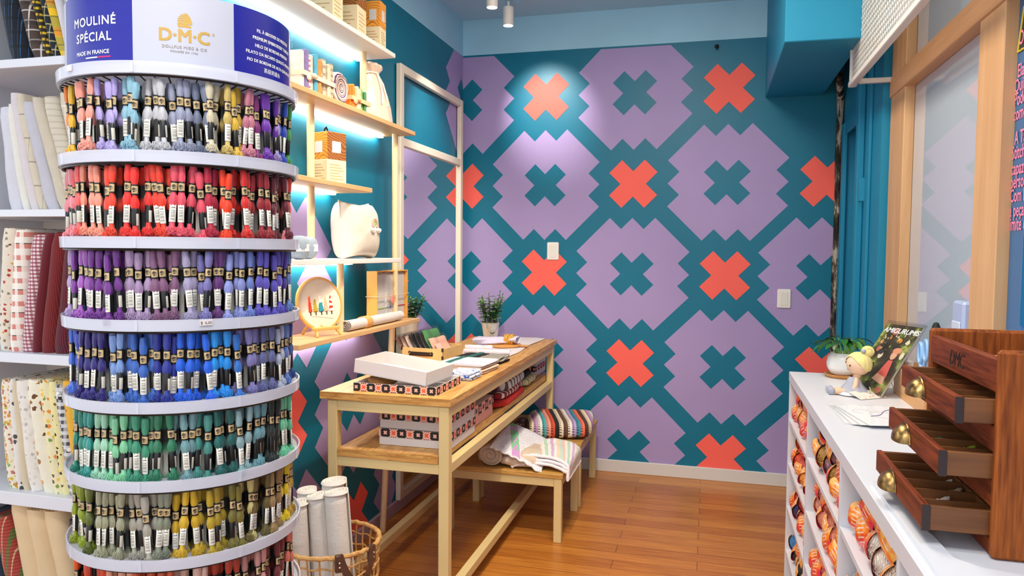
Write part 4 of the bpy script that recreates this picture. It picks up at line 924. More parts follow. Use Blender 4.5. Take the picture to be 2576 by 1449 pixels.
ML = T(.452, -2.045, .964, -.09, 0, .105)
m = MB(); w, d, h, q = .166, .125, .05, .0025
m.box(-w, w, -d, d, -.012, -.009, 0, 0, ML)
for a in ((-w, w, -d, -d + q), (-w, w, d - q, d), (-w, -w + q, -d, d), (w - q, w, -d, d)): m.box(*a, -.012, h - .012 + .006, 0, .0008, ML)
m.build('tray', CARD, r)
CARDM = [fab('floral_card_' + c, c, (), [(60, .25, ['7f9a5a', 'd9893a', 'b0503c', 'e0c070'])], bumpy=0) for c in ('efe0cc', 'f2d9cb', 'e8d8b8')]
for k, (a, b, rz, lab) in enumerate(((-.07, .0, .2, 'floral printed card lying at the raised end of the tilted white tray'), (.02, .02, -.1, 'floral printed card in the middle of the tilted white tray'), (.09, -.01, .15, 'pinkish printed card at the low end of the tilted white tray'))):
    m = MB(); m.box(-.055, .055, -.075, .075, -.0085 + .002 * k, -.006 + .002 * k, 0, .0005, ML @ T(a, b, 0, rz)); tag(m.build('printed_card', CARDM[k]), lab, 'card', 'cards in the white tray')
# wooden box of packets
r = thing('wooden_crate', 'small laser-cut plywood crate with a dark handle full of cloth packets', 'crate', (.28, -1.27, .9))
PLY = mat('plywood', 'e9bf7c', .55, .05, 30, .05, 200); PLYD = mat('burnt_edge', '2c190c', .7)
MC = T(.277, -1.27, .9005, -.08)
m = MB(); X, Y, H = .118, .125, .072
m.box(-X, X, -Y, Y, 0, .004, 0, 0, MC)
for a in ((-X, X, -Y, -Y + .005), (-X, X, Y - .005, Y), (-X, -X + .005, -Y, Y), (X - .005, X, -Y, Y)): m.box(*a, 0, H, 0, .0005, MC)
m.build('panels', PLY, r)
m = MB()
for z in (0, .04): m.box(X - .008, X + .001, -Y - .001, -Y + .0055, z + .018, z + .036, 0, 0, MC); m.box(-X - .001, -X + .008, -Y - .001, -Y + .0055, z + .018, z + .036, 0, 0, MC)
m.build('finger_joint', PLYD, r)
m = MB(); m.box(-.072, .062, -Y - .0012, -Y - .0002, .032, .052, 0, 0, MC); m.build('cutout', PLYD, r)
m = MB(); m.tube([MC @ Vector(p) for p in ((-.072, -Y - .002, .05), (-.06, -Y - .006, .042), (0, -Y - .009, .04), (.05, -Y - .006, .042), (.06, -Y - .002, .05))], .0055, 8, sq=1.3); h_ = m.build('handle', mat('dark_leather', '2a1a12', .5), r)
for q in (-.064, .054):
    m = MB(); m.ball(MC @ Vector((q, -Y - .009, .045)), .003, .003, .003, 10, 8); m.build('rivet', mat('steel_rivet', 'd8d8d8', .25, metal=1), h_)
pk = NT('clear_packet_film'); pk.col((.1, .1, .1, 1)); pk.p(rough=.08, alpha=.12, spec=.8)
for k, (x, c, lean, h, lab) in enumerate(((-.095, 'f2c7ae', -.62, .13, 'pale peach cloth packet leaning at the outer end of the plywood crate'), (-.068, 'f0cdb8', -.6, .135, 'second pale peach cloth packet in the plywood crate'), (-.04, 'efd6c8', -.58, .14, 'cream cloth packet in front of the black ones in the plywood crate'), (-.012, '17161a', -.55, .15, 'black cloth packet in the plywood crate beside the cream one'), (.014, '121116', -.52, .155, 'shiny black cloth packet in the middle of the plywood crate'), (.04, '2c2a30', -.5, .155, 'dark grey cloth packet beside the green one in the plywood crate'), (.066, '4f8f55', -.5, .17, 'green cloth packet standing tallest in the plywood crate'), (.094, 'f0b9a2', -.55, .13, 'peach card packet at the table side of the plywood crate'))):
    r2 = thing('cloth_packet', lab, 'packet', tuple(MC @ Vector((x, 0, .006))), 'cloth packets in the plywood crate'); MK = MC @ T(x, -.01, .006, 0, 0, lean)
    m = MB(); m.grid(lambda u, v, MK=MK, h=h: MK @ Vector((.006 * math.sin(u * 9) + .004 * math.sin(v * 7) + (.009 if (0 < u < 1 and 0 < v < 1) else 0), -.085 + .17 * u, h * v)), 14, 10, 0); m.grid(lambda u, v, MK=MK, h=h: MK @ Vector((-.004 - (.006 if (0 < u < 1 and 0 < v < 1) else 0), -.085 + .17 * u, h * v)), 14, 10, 0)
    m.build('cloth', mat('packet_cloth_' + c, c, .35 if int(c[:2], 16) < 60 else .8, .08, 30, .3, 60), r2)
    m = MB(); m.box(-.012, .016, -.088, .088, .0, h + .012, 0, .004, MK); m.build('film', pk.m, r2)
    if k in (6, 7):
        m = MB(); m.box(.0165, .018, -.09, -.03, .02, h * .7, 0, 0, MK); m.build('label_card', mat('peach_card', 'f4c5b4', .6), r2)
# folded cloths on the table
def folded(x0, x1, y0, y1, z, n, th, mats_, label, name='folded_cloth', rz=0, grp='folded cloths on the table', bandc=None, bx_=.3):
    cx, cy = (x0 + x1) / 2, (y0 + y1) / 2; r = thing(name, label, 'cloth', (cx, cy, z), grp); w, d = (x1 - x0) / 2, (y1 - y0) / 2
    for k in range(n):
        mt = mats_[k % len(mats_)]; M_ = T(cx + .004 * math.sin(k * 2.3), cy + .004 * math.cos(k * 3.1), z + th * k, rz + .02 * math.sin(k * 5))
        def fn(u, v, k=k):
            a = 2 * PI * v; e = .5; c_, s_ = math.cos(a), math.sin(a); px = math.copysign(abs(c_) ** .25, c_); pz = math.copysign(abs(s_) ** .7, s_); uu = u * 2 - 1
            return Vector((px * w * (1 - .03 * abs(uu) ** 6), uu * d, th * .5 + pz * th * .48 * (1 - .12 * abs(uu) ** 8))) + Vector((0, 0, .0016 * noise.noise(Vector((px * 3 + k, uu * 4, k)))))
        m = MB(); m.grid(lambda u, v: M_ @ fn(v, u), 20, 14, 0, True, True)
        for e_ in (0, 1): m.grid(lambda u, v, e_=e_: M_ @ Vector((fn(e_, u).x * v, fn(e_, u).y, th * .5 + (fn(e_, u).z - th * .5) * v)), 20, 1, 0, True, True)
        m.build('layer', mt, r)
    if bandc:
        q = -w + 2 * w * bx_; m = MB(); M_ = T(cx, cy, z, rz); m.box(q, q + .03, -d - .003, d + .003, -.0 + .001, th * n + .002, 0, .003, M_); m.build('paper_band', bandc, r)
    return r
BLK = mat('black_cloth', '1d1a1a', .9, .1, 30, .4, 90); GBAND = mat('green_band', '1f6a62', .6)
CREAMC = mat('cream_cloth', 'dfd0bd', .92, .04, 20, .35, 70); WHC = mat('white_linen', 'd6d2da', .92, .03, 20, .3, 70); PEACHC = mat('peach_cloth', 'f6d0bc', .9, .04, 20, .3, 70)
BWCH = fab('black_white_gingham', 'f2ead8', [('x', .012, .5, '1c1a1a', 0, .8), ('y', .012, .5, '1c1a1a', 0, .8)])
BLUEPR = fab('blue_floral', 'dfe6f6', (), [(50, .32, ['2f5fc0', '5a86d8', '1f3f98'])])
folded(.43, .57, -1.4, -1.19, .9005, 2, .017, [BLK], 'black folded napkins with a green paper band behind the cream napkins', bandc=GBAND, bx_=.5, rz=-.1)
folded(.56, .675, -1.39, -1.2, .9005, 3, .011, [BLK, BWCH, BWCH], 'black and white checked folded napkins beside the black ones', rz=-.1)
folded(.45, .69, -1.66, -1.45, .9005, 4, .012, [CREAMC, PEACHC, CREAMC, WHC], 'stack of cream and peach folded napkins with a green band', bandc=GBAND, bx_=.18, rz=-.08)
folded(.57, .685, -1.84, -1.71, .9005, 3, .012, [BLUEPR], 'blue and white floral folded napkins beside the tilted tray', rz=-.05)
m = MB(); m.grid(lambda u, v: Vector((.33 + .31 * u + .01 * math.sin(v * 9), -1.06 + .88 * v, .9015 + .0012 * math.sin(u * 14 + v * 9) + (.004 * noise.noise(Vector((u * 4, v * 6, 1))) if 0 < u < 1 else 0) + .001)), 24, 40, 0)
o = m.build('table_runner', fab('runner_cloth', 'efe6ea', (), [(14, .2, ['e6d2cc', 'dcd2e2', 'f0dcd0'])])); md = o.modifiers.new('thickness', 'SOLIDIFY'); md.thickness = .0015; md.offset = 1
tag(o, 'pale printed table runner along the far half of the table top', 'table runner')
for (x0, x1, y, lab, rr) in ((.345, .5, -.93, 'rolled lilac and cream napkin lying on the pale runner', .02), (.37, .63, -1.03, 'long rolled white napkin lying at the near end of the runner', .014)):
    r = thing('rolled_napkin', lab, 'napkin', ((x0 + x1) / 2, y, .905), 'rolled napkins on the table')
    m = MB(); roll(m, (x0, y, .906 + rr * .85), (x1, y + .02, .906 + rr * .85), rr); m.build('cloth', fab('napkin_print', 'efe6f0', (), [(24, .25, ['f2d9c4', 'cfc4e6', 'f6efe2'])]), r)
# wooden board with napkin in a woven ring
r = thing('wooden_board', 'round wooden board under the ringed napkin near the plant', 'board', (.5, -.68, .906))
m = MB(); m.lathe([(0, .0), (.1, 0), (.106, .004), (.106, .01), (.1, .013), (0, .013)], 48, M=T(.5, -.68, .906)); m.box(.6, .65, -.69, -.665, .907, .916, 0, .003); m.build('board', mat('board_wood', 'd99a52', .45, .08, 20), r)
r = thing('ringed_napkin', 'pale lilac napkin pulled through a woven straw ring on the wooden board', 'napkin', (.5, -.68, .919))
def napf(u, v):
    x = .33 + .26 * u; t_ = (x - .5) / .1; w = .028 + .045 * min(1, abs(t_ - .3)) ** 1.2; a = 2 * PI * v; f = 1 + .2 * math.sin(3 * a + u * 6)
    return Vector((x, -.68 + w * math.cos(a) * f, .919 + .022 * (1 + (.25 if t_ > .3 else -.2)) + .02 * math.sin(a) * f))
m = MB(); m.grid(lambda u, v: napf(v, u), 28, 24, 0, True, True); m.build('cloth', mat('lilac_linen', 'd8d2ea', .9, .05, 20, .3, 60), r)
m = MB()
for k in range(7): m.tube([(.512 + .008 * k + .0025 * math.sin(a * .9 + k * 2), -.68 + .034 * math.cos(a * PI/10), .946 + .028 * math.sin(a * PI/10)) for a in range(20)], .0048, 6, closed=True)
m.build('woven_ring', mat('straw', 'd9a548', .7, .15, 90, .4, 200), r)
# potted plant and glass at the far end
LEAF = [mat('leaf_' + c, c, .4, .15, 20) for c in ('4a8a34', '6aa848', '3a7030', '8fbe62')]
def leafpts(m, base, d, L, w, droop, mi, up=Vector((0, 0, 1)), n=6):
    d = Vector(d).normalized(); sd = d.cross(up); sd = sd.normalized() if sd.length > .01 else Vector((1, 0, 0)); P = Vector(base); vs = []
    for i in range(n + 1):
        f = i / n; ww = w * math.sin(PI * min(1, f * .93 + .06)) ** .8; nn = sd.cross(d).normalized()
        vs += [P - sd * ww + nn * ww * .25, P, P + sd * ww + nn * ww * .25]; d = (d - Vector((0, 0, droop / n))).normalized(); P = P + d * L / n
    fs = []
    for i in range(n): fs += [[i*3, i*3+1, i*3+4, i*3+3], [i*3+1, i*3+2, i*3+5, i*3+4]]
    m.add(vs, fs, mi, True)
pl = thing('potted_shrub', 'small bushy green plant in a ribbed white pot at the far end of the table', 'plant', (.3, -.29, .9))
m = MB(); m.lathe([(0, .0), (.04, 0), (.044, .004), (.058, .1), (.06, .104), (.056, .104), (.052, .09), (0, .088)], 48, M=T(.3, -.29, .9005), fl=.018, nf=16); m.build('pot', mat('ribbed_pot', 'f2ede6', .4), pl)
fo = MB(); stm = MB(); rd = random.Random(5)
for k in range(13):
    a = k * 2.4; b0 = Vector((.3 + .02 * math.cos(a), -.29 + .02 * math.sin(a), .985)); lean = Vector((.065 * math.cos(a) * rd.uniform(.4, 1.3), .065 * math.sin(a) * rd.uniform(.4, 1.3), 0)); H = rd.uniform(.14, .225)
    stm.tube([b0, b0 + lean * .6 + Vector((0, 0, H * .5)), b0 + lean + Vector((0, 0, H))], [.003, .0025, .0016], 5)
    for q in range(16):
        f = .1 + .8 * q / 16; p = b0 + lean * f + Vector((0, 0, H * f)); aa = a + q * 2.2
        leafpts(fo, p, (math.cos(aa), math.sin(aa), .45), rd.uniform(.036, .056), .0155, .6, rd.randrange(4), n=4)
    fo.ball(b0 + lean + Vector((0, 0, H)), .004, .004, .006, 6, 5, rd.randrange(4))
fo.build('foliage', LEAF, pl); stm.build('stem', mat('plant_stem', '4a5a2c', .6), pl)
GL = NT('clear_glass'); GL.col((1, 1, 1, 1)); GL.p(rough=0, trans=1, ior=1.35)
m = MB(); m.lathe([(0, .0), (.032, .001), (.032, .004), (.006, .009), (.0055, .035), (.02, .05), (.036, .075), (.041, .105), (.04, .14), (.0385, .14), (.0393, .105), (.034, .077), (.018, .054), (0, .05)], 40, M=T(.338, -.375, .903)); tag(m.build('stemmed_glass', GL.m), 'clear stemmed glass standing in front of the ribbed white pot', 'glass')
# blankets on the lower shelf
def blanket(x0, x1, y0, y1, z0, h, mt, label, name='folded_blanket', wob=.12, e=.45, rz=0, grp=None, ry=0):
    r = thing(name, label, 'blanket', ((x0 + x1) / 2, (y0 + y1) / 2, z0), grp)
    m = MB(); M_ = T((x0 + x1) / 2, (y0 + y1) / 2, z0 + h / 2, rz, 0, ry); m.ball((0, 0, 0), (x1 - x0) / 2, (y1 - y0) / 2, h / 2, 44, 26, 0, M_, e, wob, 14)
    m.build('cloth', mt, r); return r
GREYB = mat('grey_cotton', 'b9b2aa', .95, .06, 14, .4, 60)
blanket(.33, .7, -1.4, -.86, ZS + .002, .042, mat('red_wool', 'b3201c', .95, .1, 20, .4, 90), 'red folded blanket at the bottom of the pile on the lower shelf', grp='blankets on the lower shelf')
blanket(.36, .69, -1.36, -.88, ZS + .04, .04, fab('wine_pattern', '8e1a1c', [('y', .05, .3, 'f0e6dc', 0, .9), ('x', .09, .3, '1a0e12', 0, .9)]), 'red, white and black patterned blanket in the pile on the lower shelf', grp='blankets on the lower shelf')
blanket(.3, .69, -1.33, -.82, ZS + .07, .06, fab('white_plum_check', 'e8e4e6', [('y', .06, .35, '2a1c28', 0, .9), ('x', .12, .3, '6a1c40', 0, .7)]), 'white, black and plum checked blanket on top of the pile on the lower shelf', grp='blankets on the lower shelf')
blanket(.32, .62, -1.5, -1.16, ZS + .094, .03, GREYB, 'grey cotton cloth draped at the near side of the blanket pile', grp='blankets on the lower shelf')
blanket(.3, .66, -.8, -.46, ZS + .002, .05, fab('lemon_stripe', 'efe9c0', [('y', .03, .35, 'd8cf6a', 0, .9), ('y', .06, .2, '6a6a5a', .4, .6)]), 'pale yellow striped folded cloth on the lower shelf', grp='blankets on the lower shelf')
blanket(.3, .645, -.86, -.5, ZS + .048, .035, mat('charcoal_cloth', '26262e', .95, .1, 20, .3, 60), 'charcoal folded cloth above the pale yellow one on the lower shelf', grp='blankets on the lower shelf')
blanket(.3, .6, -.84, -.48, ZS + .08, .05, fab('grey_sparkle', '6e6a6c', (), [(60, .25, ['b9b4b0', '4a464a'])]), 'mottled grey folded cloth topmost beside the far boxes', grp='blankets on the lower shelf')
# ================================================================== benches
def bench(x0, x1, y0, y1, H, label):
    r = thing('bench', label, 'bench', ((x0 + x1) / 2, (y0 + y1) / 2, 0), 'low pine benches'); L = .04
    m = MB(); m.box(x0, x1 + .005, y0 - .004, y1 + .004, H - .022, H, 0, .002); m.build('seat', BENCHW, r)
    for x in (x0, x1 - L):
        for y in (y0, y1 - L):
            m = MB(); m.box(x, x + L, y, y + L, 0, H - .023, 0, .003); m.build('leg', CREAM, r)
    m = MB()
    for y in (y0 + .002, y1 - L + .002): m.box(x0 + L, x1 - L, y, y + L - .004, H - .066, H - .023, 0, .002)
    for x in (x0 + .002, x1 - L + .002): m.box(x, x + L - .004, y0 + L, y1 - L, H - .066, H - .023, 0, .002)
    m.build('rail', CREAM, r)
bench(.36, .982, -1.3, -.79, .352, 'low pine bench pushed under the table, nearer to the thread rack')
bench(.36, .985, -.755, -.145, .376, 'low pine bench at the mural end carrying the multicoloured crochet blanket')
# crochet blanket
t = NT('crochet_stripes'); co = t.obj(); x, y, z = t.sep(co)
u = t.math('ADD', x, t.math('MULTIPLY', y, .35)); cols = ['6b4a3a', 'f0e6d8', 'b9a0d0', '3c8fa8', 'f0755c', '5a3a2c', 'f3e3c0', 'c99ac8', 'f6efe6', '4fb0b8', 'f2a08c', 'd8563c', '2a2420', 'e8dcc0']
idx = t.math('FRACT', t.math('DIVIDE', u, .36)); c = t.ramp(idx, [(i / 14, hx(q)) for i, q in enumerate(cols)], 'CONSTANT')
hl = t.math('MULTIPLY', t.stripe(t.math('ADD', z, y), .0155, .32), t.stripe(u, .0257, .5)); t.col(t.mix(hl, c, hx('2c2226'))); t.p(rough=.95); t.bump(hl, .8, .005)
cb = thing('crochet_blanket', 'folded multicoloured striped crochet blanket on the mural end bench', 'blanket', (.8, -.5, .376))
m = MB(); M_ = T(.815, -.52, .376 + .052, .12, 0, -.04)
def cbf(u, v):
    a, b = 2*PI*u, PI*(v - .5); s_ = lambda q, e: math.copysign(abs(q) ** e, q)
    p = Vector((.205 * s_(math.cos(b), .35) * s_(math.cos(a), .35), .215 * s_(math.cos(b), .35) * s_(math.sin(a), .35), .052 * s_(math.sin(b), .6)))
    p.z *= 1.05 + .22 * (p.x / .2) * -.4; p += Vector((0, 0, .006 * noise.noise(p * 11))); return M_ @ p
m.grid(cbf, 60, 30, 0, True, True); m.build('folded_body', t.m, cb)
m = MB(); m.ball((.605, -.62, .42), .05, .12, .04, 24, 14, wob=.3, ws=30); m.build('inner_fold', fab('dark_mottled_wool', '4a3538', (), [(70, .3, ['b99aa8', '6a4a5a', '2c2024', 'd8b8b0'])]), cb)
# rolled baby blanket
bb = thing('rolled_blanket', 'rolled beige and white crochet-edged blanket on the bench under the table', 'blanket', (.68, -1.15, .352))
BEI = mat('beige_fleece', 'd6c3ad', .95, .08, 18, .5, 70)
m = MB(); roll(m, (.60, -1.28, .352 + .062), (.63, -.92, .352 + .066), .068, 2.6, 60); m.build('roll', BEI, bb)
m = MB(); m.ball((.745, -1.15, .352 + .042), .12, .13, .042, 30, 16, 0, None, .7, .18, 20); m.build('folded_part', BEI, bb)
t = NT('white_crochet'); co = t.obj(); x, y, z = t.sep(co); v = t.n('ShaderNodeTexVoronoi'); t.L.new(co, v.inputs[0]); v.inputs['Scale'].default_value = 110
g = t.noise(t.obj((6, 2, 2)), 4, 1); t.col(t.mix(t.math('MULTIPLY', t.math('LESS_THAN', t.math('ABSOLUTE', t.math('ADD', t.math('ADD', x, t.math('MULTIPLY', y, .3)), -.02)), .022), t.math('GREATER_THAN', v.outputs['Distance'], .3)), t.ramp(v.outputs['Distance'], [(.1, hx('b9b4bc')), (.35, hx('eceaf2'))]), t.ramp(g, [(.45, hx('7fd39a')), (.55, hx('d8a0dc'))], 'CONSTANT'))); t.p(rough=.95); t.bump(v.outputs['Distance'], .9, .004)
def shawl(u, v):
    x = .605 + .27 * u; y = -1.292 + .40 * v; top = .352 + .147 - .105 * u ** 1.3 - .035 * (1 - v) ** 3
    return Vector((x, y + .008 * math.sin(u * 40) * (1 if v < .05 else 0), top + .008 * noise.noise(Vector((u * 5, v * 5, 3)))))
m = MB(); m.grid(shawl, 40, 30, 0); o = m.build('crochet_cover', t.m, bb); md = o.modifiers.new('thickness', 'SOLIDIFY'); md.thickness = .008; md.offset = -1
m = MB(); m.tube([shawl(i / 60, 0) + Vector((0, -.004 * (i % 2), -.004)) for i in range(61)], .006, 6); m.build('scalloped_edge', mat('white_wool', 'eef0f4', .95, .02, 20, .5, 90), bb)
# pastel striped blanket hanging over the bench edge
t = NT('pastel_stripes'); co = t.obj(); x, y, z = t.sep(co); u = t.math('ADD', t.math('SUBTRACT', x, z), t.math('MULTIPLY', y, .25)); cols = ['f6c9bd', 'f7f2ea', 'bfe0cc', 'f7f2ea', 'd9b8e0', 'f6f0ec', 'f2dcc0', 'c9e4d6']
t.col(t.ramp(t.math('FRACT', t.math('DIVIDE', u, .14)), [(i / 8, hx(q)) for i, q in enumerate(cols)], 'CONSTANT')); t.p(rough=.95); t.bump(t.noise(co, 160, 2), .4, .003)
sb = thing('striped_blanket', 'pastel striped knitted blanket folded over the outer edge of the bench', 'blanket', (.88, -1.1, .352)); PAST = t.m
def drape(u, v, lift):
    s_ = u * .36; x0 = .715
    if s_ < .275: x, z = x0 + s_, .352 + lift + .028 * math.sin(PI * min(1, s_ / .275)) ** .5
    else: q = min(1, (s_ - .275) / .03); x = x0 + .275 + .018 * math.sin(q * PI/2); z = .352 + lift - max(0, s_ - .285)
    y = -1.27 + .36 * v + .02 * math.sin(u * 3) - (.02 * u if v < .5 else 0); return Vector((x, y, z + .004 * noise.noise(Vector((u * 6, v * 6, lift * 50)))))
for k, (lf, du, v0, v1) in enumerate(((.008, .78, 0, .85), (.024, .8, .02, .95), (.042, 1.0, .04, 1.0))):
    m = MB(); m.grid(lambda u, v: drape(u * du, v0 + (v1 - v0) * v, lf), 40, 26, 0); o = m.build('fold', PAST, sb); md = o.modifiers.new('thickness', 'SOLIDIFY'); md.thickness = .011; md.offset = 0
    m = MB(); m.tube([drape(i / 40 * du, v0, lf) for i in range(41)] + [drape(du, v0 + (v1 - v0) * i / 20, lf) for i in range(1, 21)], .0085, 8); m.build('white_edging', mat('edging_wool', 'f4eef4', .95, .02, 30, .4, 120), sb)
# ================================================================== basket of rolls
CX, CY, CR, CH = .322, -2.437, .183, .385
bk = thing('wicker_basket', 'open woven basket with brown leather handles holding white rolls', 'basket', (CX, CY, 0))
WIC = mat('wicker', 'c9995c', .75, .2, 40, .4, 80)
rr = lambda z: CR * (.9 + .1 * z / CH)
cp = lambda a, r, z: Vector((CX + r * math.cos(a), CY + r * math.sin(a), z))
m = MB(); m.tube([cp(i * PI/36, rr(CH) + .002 * math.sin(i * 1.9), CH + .002 * math.sin(i * 2.7)) for i in range(72)], .0085, 8, closed=True)
m.tube([cp(i * PI/36, rr(CH) + .006 * math.sin(i * 2.2), CH + .007 * math.cos(i * 2.2)) for i in range(72)], .004, 6, closed=True); m.build('rim', WIC, bk)
m = MB()
for z in (.012, .05, .1, .15, .2, .25, .3, .345): m.tube([cp(i * PI/30, rr(z) + .003 * math.sin(i * PI + z * 9), z + .004 * math.sin(i * 1.7 + z * 40)) for i in range(60)], .0035, 6, closed=True)
for k in range(30):
    a = k * 2 * PI / 30; s_ = .05 * math.sin(k * 1.3)
    m.tube([cp(a + s_ * (j / 6), rr(CH * j / 6) + .003 * (-1) ** j, CH * j / 6) for j in range(7)], .0032, 6)
m.lathe([(0, .006), (CR * .9, .006), (CR * .9, .012), (0, .012)], 40, M=T(CX, CY, 0)); m.build('weave', WIC, bk)
LEA = mat('brown_leather', '5a3a2a', .45, .15, 40, .2, 120)
for ah in (-31 * D2, 149 * D2):
    r0 = rr(CH) + .012; pts = []
    for q in range(17):
        f = q / 16; a = ah + (f - .5) * .72; dz = -.115 * math.sin(PI * f) ** .8
        pts.append(cp(a, r0 + .012 * math.sin(PI * f), CH + .012 + dz))
    hd = MB(); vs = []
    for q, p in enumerate(pts):
        n_ = Vector((p.x - CX, p.y - CY, 0)).normalized(); tg = (pts[min(q+1, 16)] - pts[max(q-1, 0)]).normalized(); w_ = n_.cross(tg).normalized() * .013
        vs += [p - w_, p + w_, p + w_ + n_ * .004, p - w_ + n_ * .004]
    fs = [[i*4+k, i*4+(k+1) % 4, i*4+4+(k+1) % 4, i*4+4+k] for i in range(16) for k in range(4)]
    hd.add(vs, fs, 0); 
    for f in (0, 1):
        a = ah + (f - .5) * .72; hd.box(-.012, .008, -.015, .015, -.05, .012, 0, .003, T(*cp(a, rr(CH) + .008, CH), a))
    hd = hd.build('handle', LEA, bk)
    for f in (0, 1):
        for dz in (-.03, -.014):
            a = ah + (f - .5) * .72; m = MB(); m.ball(cp(a, rr(CH) + .017, CH + dz), .004, .004, .004, 10, 6); m.build('rivet', mat('rivet_steel', 'e6e6e6', .2, metal=1), hd)
FELT = mat('white_felt', 'dcd7d0', .95, .02, 40, .35, 110)
for k, (x, y, tx, ty, r, z1, lab) in enumerate(((.30, -2.36, -.005, .0, .052, .585, 'white felt roll standing at the back of the basket'), (.335, -2.455, -.06, .01, .048, .555, 'white felt roll in the middle of the basket'), (.405, -2.47, -.055, .025, .048, .575, 'white felt roll tilted towards the leather handle of the basket'), (.245, -2.49, -.02, -.01, .042, .54, 'thin white felt roll beside the thread rack in the basket'), (.21, -2.415, -.0, .0, .04, .56, 'white felt roll at the edge of the basket hidden mostly by the thread rack'))):
    m = MB(); roll(m, (x, y, .02), (x + tx, y + ty, z1), r, 3.4, 70, sq=1.0)
    p0, p1 = Vector((x, y, .02)), Vector((x + tx, y + ty, z1)); d = (p1 - p0).normalized(); a_ = d.cross(Vector((0, 1, 0))).normalized(); b_ = a_.cross(d)
    m = MB()
    def rf(u, v):
        q = 3.4 * 2 * PI * u; q_ = r * (.15 + .85 * u); return p0.lerp(p1, v) + (a_ * math.cos(q) + b_ * math.sin(q)) * q_ * (1 - .04 * (v > .97)) + d * (.004 * math.sin(u * 20) if v > .9 else 0)
    m.grid(rf, 90, 12, 0); m.grid(lambda u, v: p0.lerp(p1, .985) + (a_ * math.cos(2*PI*u) + b_ * math.sin(2*PI*u)) * r * .92 * v, 24, 2, 0, True, True)
    o = m.build('felt_roll', FELT); md = o.modifiers.new('thickness', 'SOLIDIFY'); md.thickness = .004; md.offset = -1
    tag(o, lab, 'roll', 'white rolls in the basket')
# ================================================================== counter with yarn cubbies
KX0, KX1, KY0, KY1, KZ = 2.03, 2.46, -4.72, -1.432, .95
ct = thing('yarn_counter', 'long white counter with open cubbyholes of yarn along the oak glass frame', 'counter', (2.25, -3.05, 0))
DIV = [-1.432, -2.07, -2.76, -3.39, -4.05, -4.72]; ROWZ = [.05, .155, .35, .545, .74]
m = MB(); m.box(KX0 - .002, KX1, KY0, KY1 + .002, KZ - .042, KZ, 0, .002); m.build('worktop', WHITE, ct)
m = MB(); m.box(KX1 - .01, KX1, KY0, KY1, .0, KZ - .042); m.build('back_panel', WHITE, ct)
for i, y in enumerate(DIV):
    y0 = y - .018 if i == 0 else (y - .009 if i < 5 else y); m = MB(); m.box(KX0, KX1 - .011, y0, y0 + .018, 0, KZ - .0425, 0, .001); m.build('divider', WHITE, ct)
m = MB()
for z in ROWZ[1:]:
    m = MB(); m.box(KX0 + .002, KX1 - .011, KY0 + .018, KY1 - .018, z - .018, z, 0, .001); m.build('shelf_board', WHITE, ct)
m = MB()
pts = [(2.045, -3.09), (2.075, -3.09)] + [(2.075 + .0, -3.2)] + [(2.08 + .012 * math.sin(k * PI/8), -3.28 - .012 * k) for k in range(9)] + [(2.085, -3.4), (2.09, -3.5), (2.12, -3.53), (2.2, -3.55), (2.2, -4.1), (2.045, -4.1)]
m.prism([(a, b, .9505) for a, b in pts], (0, 0, .008)); tag(m.build('cut_out_board', WHITE), 'thin white cut-out board lying along the counter edge under the drawers', 'board')
# yarn balls in their bags
t = NT('counter_yarn'); oi = t.n('ShaderNodeObjectInfo'); co = t.obj(); w = t.n('ShaderNodeTexWave'); t.L.new(co, w.inputs[0]); w.inputs['Scale'].default_value = 60; w.inputs['Distortion'].default_value = 8
dk = t.n('ShaderNodeMix', data_type='RGBA', blend_type='MULTIPLY'); t.set(dk, 0, 1.0); t.L.new(oi.outputs['Color'], dk.inputs[6]); t.L.new(t.ramp(w.outputs['Fac'], [(.1, (.72, .7, .7, 1)), (.7, (1, 1, 1, 1))]), dk.inputs[7])
t.col(dk.outputs[2]); t.p(rough=.5, coat=.6, coatr=.12); t.bump(w.outputs['Fac'], .6, .004); YM = t.m
t = NT('orange_pink_label'); co = t.obj(); x, y, z = t.sep(co); n = t.noise(co, 42, 3)
c = t.ramp(t.math('ADD', t.math('MULTIPLY', z, 7.0), t.math('ADD', t.math('MULTIPLY', n, 1.3), -.15)), [(.15, hx('e0305c')), (.38, hx('f0502c')), (.6, hx('f78a2a')), (.85, hx('f9c46a'))])
wh = t.math('MULTIPLY', t.stripe(z, .011, .3), t.math('LESS_THAN', t.math('ABSOLUTE', y), .014)); t.col(t.mix(t.math('MULTIPLY', wh, .75), c, hx('fbe9df'))); t.p(rough=.25, coat=.5); YL = t.m
yp = []
for q in range(3):
    r = bpy.data.objects.new('yarn_ball', None); COL.objects.link(r); ORG[r] = Vector((0, 0, 0)); r['category'] = 'yarn ball'; r['group'] = 'bagged yarn balls in the counter'; r.empty_display_size = .02
    m = MB(); rd = random.Random(q)
    m.ball((0, 0, 0), .0445, .053, .0445, 26, 16, wob=.1, ws=34)
    for k in range(14):
        a = rd.uniform(0, 6.28); tl = rd.uniform(-.6, .6); m.tube([Matrix.Rotation(a, 4, 'Y') @ Matrix.Rotation(tl, 4, 'X') @ Vector((.0445 * math.cos(i * PI/12), .0515 * math.sin(i * PI/12), 0)) for i in range(24)], .0022, 4, closed=True)
    m.build('yarn', YM, r, True)
    m = MB(); m.grid(lambda u, v: Vector((-.048 * math.cos((u - .5) * 2.1) * (1 - .12 * (2*v - 1) ** 2), .0545 * math.sin((v - .5) * (.9 + .7 * math.sin(PI * u) + .25 * math.sin(9 * u))), .0478 * math.sin((u - .5) * 2.1))), 18, 10); o = m.build('paper_label', YL, r, True)
    yp.append(r)
rd = random.Random(11); used = set()
